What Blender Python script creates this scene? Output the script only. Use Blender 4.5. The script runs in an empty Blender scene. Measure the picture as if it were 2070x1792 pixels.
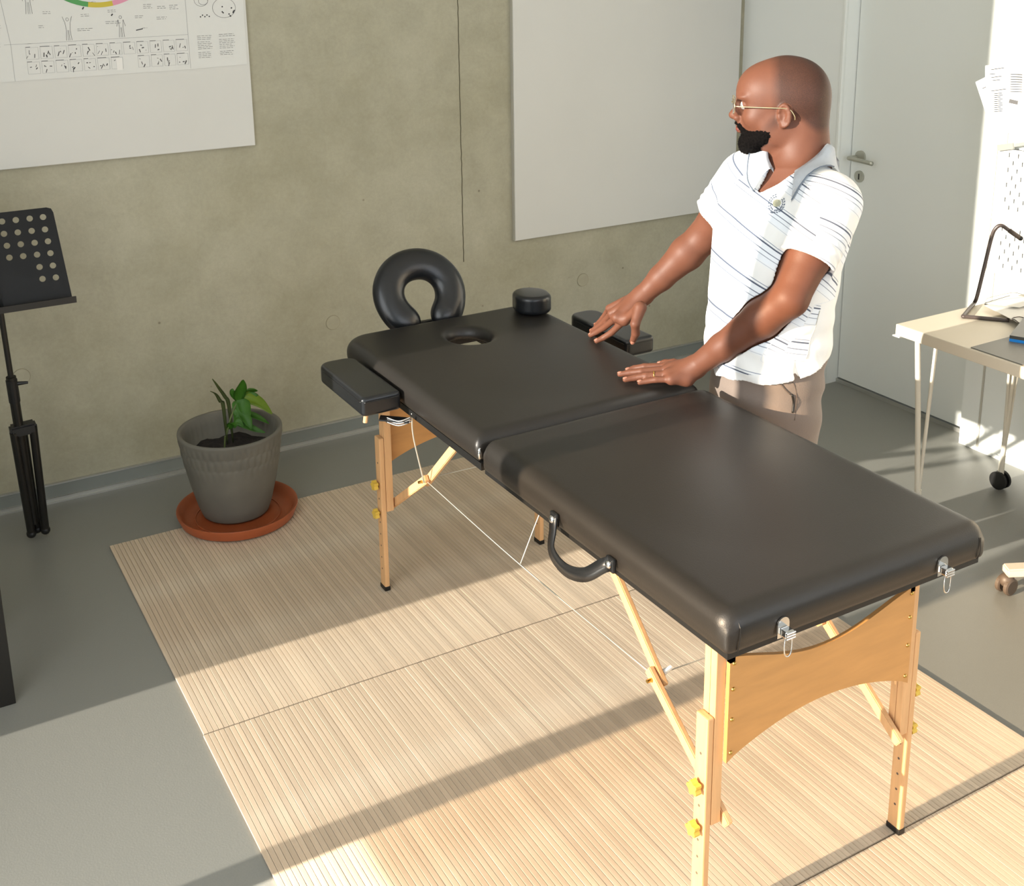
import bpy, bmesh, math, random
import numpy as np
from mathutils import Vector, Matrix
from mathutils.bvhtree import BVHTree
random.seed(7); np.random.seed(7)
SC = bpy.context.scene
COL = SC.collection
# ------------------------------------------------------------------ camera
CR = Vector((0.87047, -0.49197, -0.01585)); CU = Vector((0.13897, 0.21474, 0.96673)); CF = Vector((0.47219, 0.84372, -0.25529))
CP = Vector((0.0, -4.0, 1.8405)); FOC = 2354.39; PPX = 1000.63; PPY = 514.58
cam = bpy.data.cameras.new('camera'); camo = bpy.data.objects.new('camera', cam); COL.objects.link(camo)
camo.matrix_world = Matrix(((CR.x, CU.x, -CF.x, CP.x), (CR.y, CU.y, -CF.y, CP.y), (CR.z, CU.z, -CF.z, CP.z), (0, 0, 0, 1)))
cam.sensor_width = 36; cam.lens = FOC / 2070 * 36
cam.shift_x = (1035 - PPX) / 2070; cam.shift_y = (PPY - 896) / 2070
cam.clip_start = 0.05
SC.camera = camo
# ------------------------------------------------------------------ light
SUN_DIR = Vector((1.0, 0.012, -0.245)).normalized()
w = bpy.data.worlds.new('sky'); SC.world = w; w.use_nodes = True
bg = w.node_tree.nodes['Background']; bg.inputs[0].default_value = (0.75, 0.87, 1.0, 1); bg.inputs[1].default_value = 1.0
sl = bpy.data.lights.new('sun', 'SUN'); sl.energy = 35.0; sl.angle = 0.0095; sl.color = (1.0, 0.92, 0.80)
so = bpy.data.objects.new('sun', sl); COL.objects.link(so); so.rotation_euler = SUN_DIR.to_track_quat('-Z', 'Y').to_euler(); so.location = (-3, -2, 3)
def area(name, loc, d, sx, sy, e, c):
    l = bpy.data.lights.new(name, 'AREA'); l.shape = 'RECTANGLE'; l.size = sx; l.size_y = sy; l.energy = e; l.color = c
    o = bpy.data.objects.new(name, l); COL.objects.link(o); o.location = loc; o.rotation_euler = Vector(d).to_track_quat('-Z', 'Z').to_euler()
    return o
area('skylight_left_window', (-0.64, -3.1, 1.5), (1, 0.0, -0.1), 2.6, 2.5, 66, (0.88, 0.95, 1.0))
area('fill_light_front', (2.0, -5.3, 1.7), (0, 1, -0.1), 2.6, 2.0, 29, (0.97, 0.98, 1.0))  # added fill light behind the camera, lifts the camera-facing surfaces
SC.view_settings.view_transform = 'Standard'; SC.view_settings.look = 'None'
SC.view_settings.exposure = 0.0; SC.view_settings.gamma = 1.0; SC.view_settings.use_curve_mapping = False
# ------------------------------------------------------------------ helpers
def ray(px, py): return CF * FOC + CR * (px - PPX) - CU * (py - PPY)
def PD(px, py, D): return CP + ray(px, py) * (D / FOC)
def PA(px, py, ax, v):
    d = ray(px, py); return CP + d * ((v - CP[ax]) / d[ax])
def PZ(px, py, z): return PA(px, py, 2, z)
def srgb(h):
    h = h.lstrip('#'); r = []
    for i in (0, 2, 4):
        c = int(h[i:i + 2], 16) / 255; r.append(c / 12.92 if c < 0.04045 else ((c + 0.055) / 1.055) ** 2.4)
    return (r[0], r[1], r[2], 1.0)
def tag(o, label=None, cat=None, group=None, kind=None):
    if label: o['label'] = label
    if cat: o['category'] = cat
    if group: o['group'] = group
    if kind: o['kind'] = kind
    return o
def empty(name, loc=(0, 0, 0)):
    o = bpy.data.objects.new(name, None); COL.objects.link(o); o.location = loc; o.empty_display_size = 0.05; return o
def setparent(o, p):
    o.parent = p
    o.matrix_parent_inverse = Matrix.Identity(4)
    acc = Vector((0, 0, 0)); q = p
    while q is not None: acc += q.location; q = q.parent
    o.location = o.location - acc
def obj(name, me, mat=None, parent=None, smooth=False):
    if isinstance(me, bmesh.types.BMesh):
        m = bpy.data.meshes.new(name); me.normal_update(); me.to_mesh(m); me.free(); me = m
    if mat is not None:
        me.materials.clear(); me.materials.append(mat)
    if smooth: me.polygons.foreach_set('use_smooth', [True] * len(me.polygons))
    o = bpy.data.objects.new(name, me); COL.objects.link(o)
    if parent is not None: setparent(o, parent)
    return o
def autosmooth(o, ang=40):
    me = o.data; me.polygons.foreach_set('use_smooth', [True] * len(me.polygons)); me.set_sharp_from_angle(angle=math.radians(ang)); return o
def bx(bm, a, b, bev=0.0):
    x0, y0, z0 = a; x1, y1, z1 = b
    r = bmesh.ops.create_cube(bm, size=1); vs = r['verts']
    for v in vs: v.co = Vector(((x0 + x1) / 2 + v.co.x * (x1 - x0), (y0 + y1) / 2 + v.co.y * (y1 - y0), (z0 + z1) / 2 + v.co.z * (z1 - z0)))
    if bev > 0:
        es = list({e for v in vs for e in v.link_edges}); bmesh.ops.bevel(bm, geom=es, offset=bev, segments=2, profile=0.6, affect='EDGES')
def box(name, a, b, mat, parent=None, bev=0.0):
    bm = bmesh.new(); bx(bm, a, b, bev); return obj(name, bm, mat, parent)
def frame(d, up=Vector((0, 0, 1))):
    d = d.normalized()
    if abs(d.dot(up)) > 0.98: up = Vector((1, 0, 0))
    s = d.cross(up).normalized(); u = s.cross(d).normalized(); return s, u
def bar(bm, p, q, wd, ht, up=Vector((0, 0, 1)), bev=0.0):
    p = Vector(p); q = Vector(q); s, u = frame(q - p, up); vs = []
    for c in (p, q):
        for a, b in ((-1, -1), (1, -1), (1, 1), (-1, 1)): vs.append(bm.verts.new(c + s * (a * wd / 2) + u * (b * ht / 2)))
    fs = [bm.faces.new([vs[i] for i in f]) for f in ((3, 2, 1, 0), (4, 5, 6, 7), (0, 1, 5, 4), (1, 2, 6, 5), (2, 3, 7, 6), (3, 0, 4, 7))]
    if bev > 0: bmesh.ops.bevel(bm, geom=list({e for f in fs for e in f.edges}), offset=bev, segments=2, affect='EDGES')
def tube(bm, pts, r, n=10, cap=True, rs=None):
    pts = [Vector(p) for p in pts]; rings = []; up = None
    for i, p in enumerate(pts):
        d = (pts[min(i + 1, len(pts) - 1)] - pts[max(i - 1, 0)]).normalized()
        if up is None: s, u = frame(d)
        else:
            u = (up - d * up.dot(d)).normalized(); s = d.cross(u)
        up = u; rr = rs[i] if rs else r
        rings.append([bm.verts.new(p + s * (math.cos(2 * math.pi * k / n) * rr) + u * (math.sin(2 * math.pi * k / n) * rr)) for k in range(n)])
    for a, b in zip(rings, rings[1:]):
        for k in range(n): bm.faces.new((a[k], a[(k + 1) % n], b[(k + 1) % n], b[k]))
    if cap: bm.faces.new(rings[0][::-1]); bm.faces.new(rings[-1])
def smoothpath(pts, n=8):
    pts = [Vector(p) for p in pts]; out = []; P = [pts[0] * 2 - pts[1]] + pts + [pts[-1] * 2 - pts[-2]]
    for i in range(1, len(P) - 2):
        for k in range(n):
            t = k / n; a, b, c, d = P[i - 1], P[i], P[i + 1], P[i + 2]
            out.append(0.5 * ((2 * b) + (c - a) * t + (2 * a - 5 * b + 4 * c - d) * t * t + (3 * b - a - 3 * c + d) * t ** 3))
    out.append(pts[-1]); return out
def lathe(bm, prof, n=48, c=(0, 0, 0), closed=False):
    rings = []
    for r, z in prof:
        rings.append([bm.verts.new((c[0] + max(r, 1e-4) * math.cos(2 * math.pi * k / n), c[1] + max(r, 1e-4) * math.sin(2 * math.pi * k / n), c[2] + z)) for k in range(n)])
    pr = list(zip(rings, rings[1:]))
    if closed: pr.append((rings[-1], rings[0]))
    for a, b in pr:
        for k in range(n): bm.faces.new((a[k], a[(k + 1) % n], b[(k + 1) % n], b[k]))
    if not closed: bm.faces.new(rings[0][::-1]); bm.faces.new(rings[-1])
def cyl(bm, p, q, r, n=20, r2=None): tube(bm, [p, q], r, n, True, [r, r if r2 is None else r2])
def prism(bm, pts, off):
    off = Vector(off); a = [bm.verts.new(Vector(p)) for p in pts]; b = [bm.verts.new(Vector(p) + off) for p in pts]; n = len(pts)
    bm.faces.new(a[::-1]); bm.faces.new(b)
    for i in range(n): bm.faces.new((a[i], a[(i + 1) % n], b[(i + 1) % n], b[i]))
    bmesh.ops.recalc_face_normals(bm, faces=bm.faces)
# ------------------------------------------------------------------ materials
def mat(name, col, rough=0.6, metal=0.0, noise=0.0, nscale=20.0, bump=0.0, bscale=200.0, spec=0.5, sheen=0.0, stretch=None, col2=None, coat=0.0, sss=0.0, rnd=0.0):
    m = bpy.data.materials.new(name); m.use_nodes = True; nt = m.node_tree; N = nt.nodes; Lk = nt.links
    b = N['Principled BSDF']; b.inputs['Roughness'].default_value = rough; b.inputs['Metallic'].default_value = metal
    b.inputs['Specular IOR Level'].default_value = spec; b.inputs['Coat Weight'].default_value = coat; b.inputs['Coat Roughness'].default_value = 0.25
    if sss: b.inputs['Subsurface Weight'].default_value = sss; b.inputs['Subsurface Radius'].default_value = (0.012, 0.005, 0.003); b.inputs['Subsurface Scale'].default_value = 1.0
    if sheen: b.inputs['Sheen Weight'].default_value = sheen
    c = col if isinstance(col, tuple) else srgb(col)
    b.inputs['Base Color'].default_value = c
    tc = N.new('ShaderNodeTexCoord'); mp = N.new('ShaderNodeMapping'); Lk.new(tc.outputs['Object'], mp.inputs[0])
    if stretch: mp.inputs['Scale'].default_value = stretch
    last = None
    if noise > 0:
        t = N.new('ShaderNodeTexNoise'); t.inputs['Scale'].default_value = nscale; t.inputs['Detail'].default_value = 5; Lk.new(mp.outputs[0], t.inputs[0])
        mx = N.new('ShaderNodeMix'); mx.data_type = 'RGBA'
        c2 = (srgb(col2) if isinstance(col2, str) else col2) if col2 else tuple(x * (1 - noise) for x in c[:3]) + (1,)
        rp = N.new('ShaderNodeValToRGB'); rp.color_ramp.elements[0].position = 0.32; rp.color_ramp.elements[1].position = 0.68
        Lk.new(t.outputs[0], rp.inputs[0]); Lk.new(rp.outputs[0], mx.inputs[0]); mx.inputs[6].default_value = c; mx.inputs[7].default_value = c2
        last = mx.outputs[2]
    if rnd > 0:
        oi = N.new('ShaderNodeObjectInfo'); mr = N.new('ShaderNodeMapRange'); mr.inputs[3].default_value = 1 - rnd; mr.inputs[4].default_value = 1 + rnd * 0.4
        Lk.new(oi.outputs['Random'], mr.inputs[0]); vm = N.new('ShaderNodeVectorMath'); vm.operation = 'SCALE'
        if last: Lk.new(last, vm.inputs[0])
        else: vm.inputs[0].default_value = c[:3]
        Lk.new(mr.outputs[0], vm.inputs[3]); last = vm.outputs[0]
    if last: Lk.new(last, b.inputs['Base Color'])
    if bump > 0:
        t2 = N.new('ShaderNodeTexNoise'); t2.inputs['Scale'].default_value = bscale; t2.inputs['Detail'].default_value = 3; Lk.new(mp.outputs[0], t2.inputs[0])
        bp = N.new('ShaderNodeBump'); bp.inputs['Strength'].default_value = bump; bp.inputs['Distance'].default_value = 0.002
        Lk.new(t2.outputs[0], bp.inputs['Height']); Lk.new(bp.outputs[0], b.inputs['Normal'])
    return m
M = {}
M['white_wall'] = mat('white_wall', '#e6e9e5', 0.7, bump=0.05, bscale=60)
M['door'] = mat('door_white', '#e4e7e2', 0.55)
M['ceiling'] = mat('ceiling_white', '#e6e4de', 0.9)
M['board'] = mat('board_white', '#cfcec8', 0.6, noise=0.03, nscale=3)
M['board_edge'] = mat('board_edge', '#b9b6aa', 0.5)
M['poster'] = mat('poster_paper', '#d5d5d0', 0.7)
M['ink'] = mat('printed_ink', '#5c5b5b', 0.8)
M['ink_dark'] = mat('printed_ink_dark', '#3c3c3e', 0.8)
M['ink_faint'] = mat('printed_ink_faint', '#a9a9a8', 0.8)
M['grn'] = mat('ring_green', '#4f9455', 0.7); M['yel'] = mat('ring_yellow', '#c3b13f', 0.7); M['pnk'] = mat('ring_pink', '#d490a6', 0.7)
M['vinyl'] = mat('black_vinyl', '#211e1b', 0.42, noise=0.15, nscale=6, bump=0.12, bscale=420, spec=0.5)
M['vinyl_gloss'] = mat('black_vinyl_glossy', '#15171a', 0.28, bump=0.08, bscale=300, spec=0.55)
M['black'] = mat('black_plastic', '#101010', 0.45)
M['black_metal'] = mat('black_painted_metal', '#15130f', 0.4)
M['chrome'] = mat('chrome', '#d8d8d8', 0.12, metal=1.0)
M['steel'] = mat('brushed_steel', '#bdbdb2', 0.45, metal=0.85, bump=0.04)
M['alu'] = mat('aluminium_profile', '#b6b6b0', 0.4, metal=0.6)
M['beech'] = mat('beech_wood', '#ddae7c', 0.45, noise=0.14, nscale=14, stretch=(6, 6, 0.8), bump=0.03)
M['ply'] = mat('beech_plywood', '#cb9558', 0.5, noise=0.14, nscale=6, stretch=(1.2, 6, 8), bump=0.03)
M['brass'] = mat('brass_screw', '#b89a55', 0.3, metal=1.0)
M['knob'] = mat('yellow_plastic', '#d8b64a', 0.35)
M['saucer'] = mat('terracotta_plastic', '#a4542f', 0.4, noise=0.15, nscale=5)
M['pot'] = mat('grey_stoneware', '#6d6a60', 0.7, noise=0.22, nscale=7, bump=0.15, bscale=60)
M['soil'] = mat('potting_soil', '#2a2420', 0.95, noise=0.5, nscale=60, bump=0.8, bscale=90)
M['leaf'] = mat('green_leaf', '#4f8a2a', 0.45, noise=0.25, nscale=25)
M['leaf_pale'] = mat('pale_leaf', '#86a52f', 0.45, noise=0.2, nscale=25)
M['leaf_dull'] = mat('dull_leaf', '#5e6a3c', 0.5)
M['rope'] = mat('steel_cable', '#c9c7bd', 0.4, metal=0.4)
M['whitepl'] = mat('white_plastic', '#e8e8e4', 0.35)
M['desk'] = mat('desk_beige', '#cdc3b0', 0.5)
M['desk_leg'] = mat('cream_painted_steel', '#d8d2c2', 0.4)
M['deskpad'] = mat('grey_desk_mat', '#6f6d66', 0.5)
M['lampm'] = mat('dark_taupe_metal', '#4b403b', 0.35)
M['paper'] = mat('white_paper', '#e2e0da', 0.8)
M['laptop'] = mat('dark_laptop', '#45433e', 0.4)
M['blue'] = mat('bright_blue_plastic', '#1d86d8', 0.35)
M['trouser'] = mat('taupe_cotton', '#776a61', 0.9, bump=0.25, bscale=260, sheen=0.2)
M['trouser_dark'] = mat('taupe_seam', '#5b4f47', 0.9)
M['collar'] = mat('pale_blue_pique', '#eef3f8', 0.85, bump=0.15, bscale=500)
M['collar_stripe'] = mat('navy_knit', '#6a7482', 0.85)
M['gold'] = mat('gold', '#e0b860', 0.2, metal=1.0)
M['nail'] = mat('finger_nail', '#9a6855', 0.4)
M['lip'] = mat('lip', '#6b352c', 0.5)
M['beard'] = mat('black_beard_hair', '#100d0c', 1.0, noise=0.5, nscale=180, bump=1.0, bscale=380, spec=0.1)
M['eye'] = mat('eye_white', '#d8d0c8', 0.25); M['iris'] = mat('brown_iris', '#1e120c', 0.2)
M['frame_gold'] = mat('pale_gold_wire', '#d8c8a0', 0.25, metal=0.9)
M['shoe'] = mat('dark_shoe', '#2a2624', 0.6)
M['pinpaper'] = mat('pinned_paper', '#eeece6', 0.8)
M['peg'] = mat('white_pegboard', '#e2e2dc', 0.5)
M['chairbase'] = mat('pale_chair_base', '#d3c4b4', 0.45)
M['greyplastic'] = mat('brown_grey_plastic', '#55493f', 0.5)
def glassmat():
    m = bpy.data.materials.new('spectacle_glass'); m.use_nodes = True; b = m.node_tree.nodes['Principled BSDF']
    b.inputs['Transmission Weight'].default_value = 1; b.inputs['Roughness'].default_value = 0.02; b.inputs['IOR'].default_value = 1.3; return m
M['glass'] = glassmat()
def screenmat(name, t, c):
    m = bpy.data.materials.new(name); m.use_nodes = True; nt = m.node_tree; nt.nodes.clear()
    o = nt.nodes.new('ShaderNodeOutputMaterial'); tr = nt.nodes.new('ShaderNodeBsdfTransparent'); df = nt.nodes.new('ShaderNodeBsdfDiffuse'); mx = nt.nodes.new('ShaderNodeMixShader')
    tr.inputs[0].default_value = c; df.inputs[0].default_value = (0.5, 0.48, 0.44, 1); mx.inputs[0].default_value = 1 - t
    nt.links.new(tr.outputs[0], mx.inputs[1]); nt.links.new(df.outputs[0], mx.inputs[2]); nt.links.new(mx.outputs[0], o.inputs[0]); return m
M['screen1'] = screenmat('sheer_screen_light', 0.55, (1, 1, 1, 1)); M['screen2'] = screenmat('sheer_screen_dense', 0.60, (1, 0.92, 0.82, 1))
def concretemat():
    m = bpy.data.materials.new('fair_faced_concrete'); m.use_nodes = True; nt = m.node_tree; N = nt.nodes; Lk = nt.links; b = N['Principled BSDF']; b.inputs['Roughness'].default_value = 0.8
    tc = N.new('ShaderNodeTexCoord')
    def nz(s, d, r=0.6, dist=0.0):
        t = N.new('ShaderNodeTexNoise'); t.inputs['Scale'].default_value = s; t.inputs['Detail'].default_value = d; t.inputs['Roughness'].default_value = r; t.inputs['Distortion'].default_value = dist; Lk.new(tc.outputs['Object'], t.inputs[0]); return t
    def ramp(src, p0, p1, c0, c1):
        r = N.new('ShaderNodeValToRGB'); r.color_ramp.elements[0].position = p0; r.color_ramp.elements[1].position = p1; r.color_ramp.elements[0].color = c0; r.color_ramp.elements[1].color = c1; Lk.new(src, r.inputs[0]); return r
    big = ramp(nz(1.3, 6).outputs[0], 0.35, 0.65, srgb('#a39e86'), srgb('#b1ad99'))
    mid = ramp(nz(7, 8, 0.7, 0.3).outputs[0], 0.3, 0.72, (0.86, 0.86, 0.85, 1), (1.05, 1.05, 1.06, 1))
    fine = ramp(nz(70, 4, 0.75).outputs[0], 0.25, 0.8, (0.9, 0.9, 0.9, 1), (1.06, 1.06, 1.06, 1))
    vo = N.new('ShaderNodeTexVoronoi'); vo.inputs['Scale'].default_value = 8; Lk.new(tc.outputs['Object'], vo.inputs[0])
    pit = ramp(vo.outputs[0], 0.02, 0.05, (0.55, 0.53, 0.5, 1), (1, 1, 1, 1))
    def mul(a, c):
        x = N.new('ShaderNodeMix'); x.data_type = 'RGBA'; x.blend_type = 'MULTIPLY'; x.inputs[0].default_value = 1; Lk.new(a, x.inputs[6]); Lk.new(c, x.inputs[7]); return x.outputs[2]
    c = mul(mul(mul(big.outputs[0], mid.outputs[0]), fine.outputs[0]), pit.outputs[0]); Lk.new(c, b.inputs['Base Color'])
    bp = N.new('ShaderNodeBump'); bp.inputs['Strength'].default_value = 0.25; bp.inputs['Distance'].default_value = 0.002; Lk.new(nz(40, 6).outputs[0], bp.inputs['Height']); Lk.new(bp.outputs[0], b.inputs['Normal'])
    return m
M['concrete'] = concretemat()
M['concrete_light'] = mat('tie_hole_mortar', '#a9a48e', 0.8, noise=0.1, nscale=30, bump=0.2, bscale=80)
M['tie_edge'] = mat('tie_hole_rim', '#969079', 0.9)
M['groove'] = mat('joint_shadow_gap', '#55513f', 0.9)
M['lino'] = mat('grey_linoleum', '#85857f', 0.33, noise=0.06, nscale=300, bump=0.12, bscale=220, spec=0.45)
M['base_grey'] = mat('baseboard_grey', '#7e827d', 0.5)
def slatmat():
    m = mat('bamboo_slat', '#d2c3ae', 0.6, noise=0.3, nscale=3, stretch=(16, 1.0, 1), col2='#bba286', bump=0.06, bscale=120, rnd=0.13); return m
M['slat'] = slatmat()
M['matback'] = mat('bamboo_mat_backing', '#9c7c5c', 0.9)
# attribute-driven skin and shirt
def skinmat():
    m = bpy.data.materials.new('brown_skin'); m.use_nodes = True; nt = m.node_tree; N = nt.nodes; Lk = nt.links; b = N['Principled BSDF']
    at = N.new('ShaderNodeAttribute'); at.attribute_name = 'scalp'
    mx = N.new('ShaderNodeMix'); mx.data_type = 'RGBA'; mx.inputs[6].default_value = srgb('#684232'); mx.inputs[7].default_value = srgb('#241c1a')
    nz = N.new('ShaderNodeTexNoise'); nz.inputs['Scale'].default_value = 700; tc = N.new('ShaderNodeTexCoord'); Lk.new(tc.outputs['Object'], nz.inputs[0])
    ma = N.new('ShaderNodeMath'); ma.operation = 'MULTIPLY_ADD'; ma.inputs[1].default_value = 0.9; Lk.new(nz.outputs[0], ma.inputs[0]); ma.inputs[2].default_value = 0.2
    mm = N.new('ShaderNodeMath'); mm.operation = 'MULTIPLY'; mm.use_clamp = True; Lk.new(at.outputs['Fac'], mm.inputs[0]); Lk.new(ma.outputs[0], mm.inputs[1]); Lk.new(mm.outputs[0], mx.inputs[0])
    n2 = N.new('ShaderNodeTexNoise'); n2.inputs['Scale'].default_value = 22; n2.inputs['Detail'].default_value = 4; Lk.new(tc.outputs['Object'], n2.inputs[0])
    r2 = N.new('ShaderNodeValToRGB'); r2.color_ramp.elements[0].color = (0.82, 0.8, 0.8, 1); r2.color_ramp.elements[1].color = (1.12, 1.1, 1.08, 1); Lk.new(n2.outputs[0], r2.inputs[0])
    ml = N.new('ShaderNodeMix'); ml.data_type = 'RGBA'; ml.blend_type = 'MULTIPLY'; ml.inputs[0].default_value = 1; Lk.new(mx.outputs[2], ml.inputs[6]); Lk.new(r2.outputs[0], ml.inputs[7]); Lk.new(ml.outputs[2], b.inputs['Base Color'])
    b.inputs['Roughness'].default_value = 0.52; b.inputs['Specular IOR Level'].default_value = 0.26
    b.inputs['Subsurface Weight'].default_value = 0.12; b.inputs['Subsurface Radius'].default_value = (0.01, 0.004, 0.002); b.inputs['Subsurface Scale'].default_value = 1.0
    n3 = N.new('ShaderNodeTexNoise'); n3.inputs['Scale'].default_value = 260; Lk.new(tc.outputs['Object'], n3.inputs[0])
    bp = N.new('ShaderNodeBump'); bp.inputs['Strength'].default_value = 0.15; bp.inputs['Distance'].default_value = 0.001; Lk.new(n3.outputs[0], bp.inputs['Height']); Lk.new(bp.outputs[0], b.inputs['Normal'])
    return m
M['skin'] = skinmat()
def shirtmat():
    m = bpy.data.materials.new('striped_polo_cotton'); m.use_nodes = True; nt = m.node_tree; N = nt.nodes; Lk = nt.links; b = N['Principled BSDF']
    b.inputs['Roughness'].default_value = 0.9; b.inputs['Sheen Weight'].default_value = 0.1
    s = N.new('ShaderNodeAttribute'); s.attribute_name = 'stripe'; f = N.new('ShaderNodeAttribute'); f.attribute_name = 'front'
    def math_(op, a, c=None, v=None, cl=False):
        x = N.new('ShaderNodeMath'); x.operation = op; x.use_clamp = cl; Lk.new(a, x.inputs[0])
        if c is not None: Lk.new(c, x.inputs[1])
        if v is not None: x.inputs[1].default_value = v
        return x.outputs[0]
    per = 0.094
    fr = math_('FRACT', math_('DIVIDE', s.outputs['Fac'], v=per))
    def line(c0, wd):
        a = math_('ABSOLUTE', math_('SUBTRACT', fr, v=c0)); x = N.new('ShaderNodeMapRange'); x.inputs[1].default_value = wd * 0.6; x.inputs[2].default_value = wd; x.inputs[3].default_value = 1; x.inputs[4].default_value = 0; Lk.new(a, x.inputs[0]); return x.outputs[0]
    def over(base, fac, col):
        x = N.new('ShaderNodeMix'); x.data_type = 'RGBA'; x.inputs[7].default_value = col; Lk.new(math_('MULTIPLY', fac, f.outputs['Fac']), x.inputs[0])
        if isinstance(base, tuple): x.inputs[6].default_value = base
        else: Lk.new(base, x.inputs[6])
        return x.outputs[2]
    c = over(srgb('#e4e4e2'), line(0.5, 0.32), srgb('#dfe4ea'))
    c = over(c, line(0.72, 0.026), srgb('#4d5668')); c = over(c, line(0.80, 0.013), srgb('#8a92a2')); c = over(c, line(0.55, 0.015), srgb('#6a7282')); c = over(c, line(0.43, 0.012), srgb('#868e9c')); c = over(c, line(0.25, 0.009), srgb('#b4bac4'))
    Lk.new(c, b.inputs['Base Color'])
    tc = N.new('ShaderNodeTexCoord'); n3 = N.new('ShaderNodeTexNoise'); n3.inputs['Scale'].default_value = 9; n3.inputs['Detail'].default_value = 2; n3.inputs['Distortion'].default_value = 0.6; Lk.new(tc.outputs['Object'], n3.inputs[0])
    bp = N.new('ShaderNodeBump'); bp.inputs['Strength'].default_value = 0.55; bp.inputs['Distance'].default_value = 0.02; Lk.new(n3.outputs[0], bp.inputs['Height']); Lk.new(bp.outputs[0], b.inputs['Normal'])
    return m
M['shirt'] = shirtmat()
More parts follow.
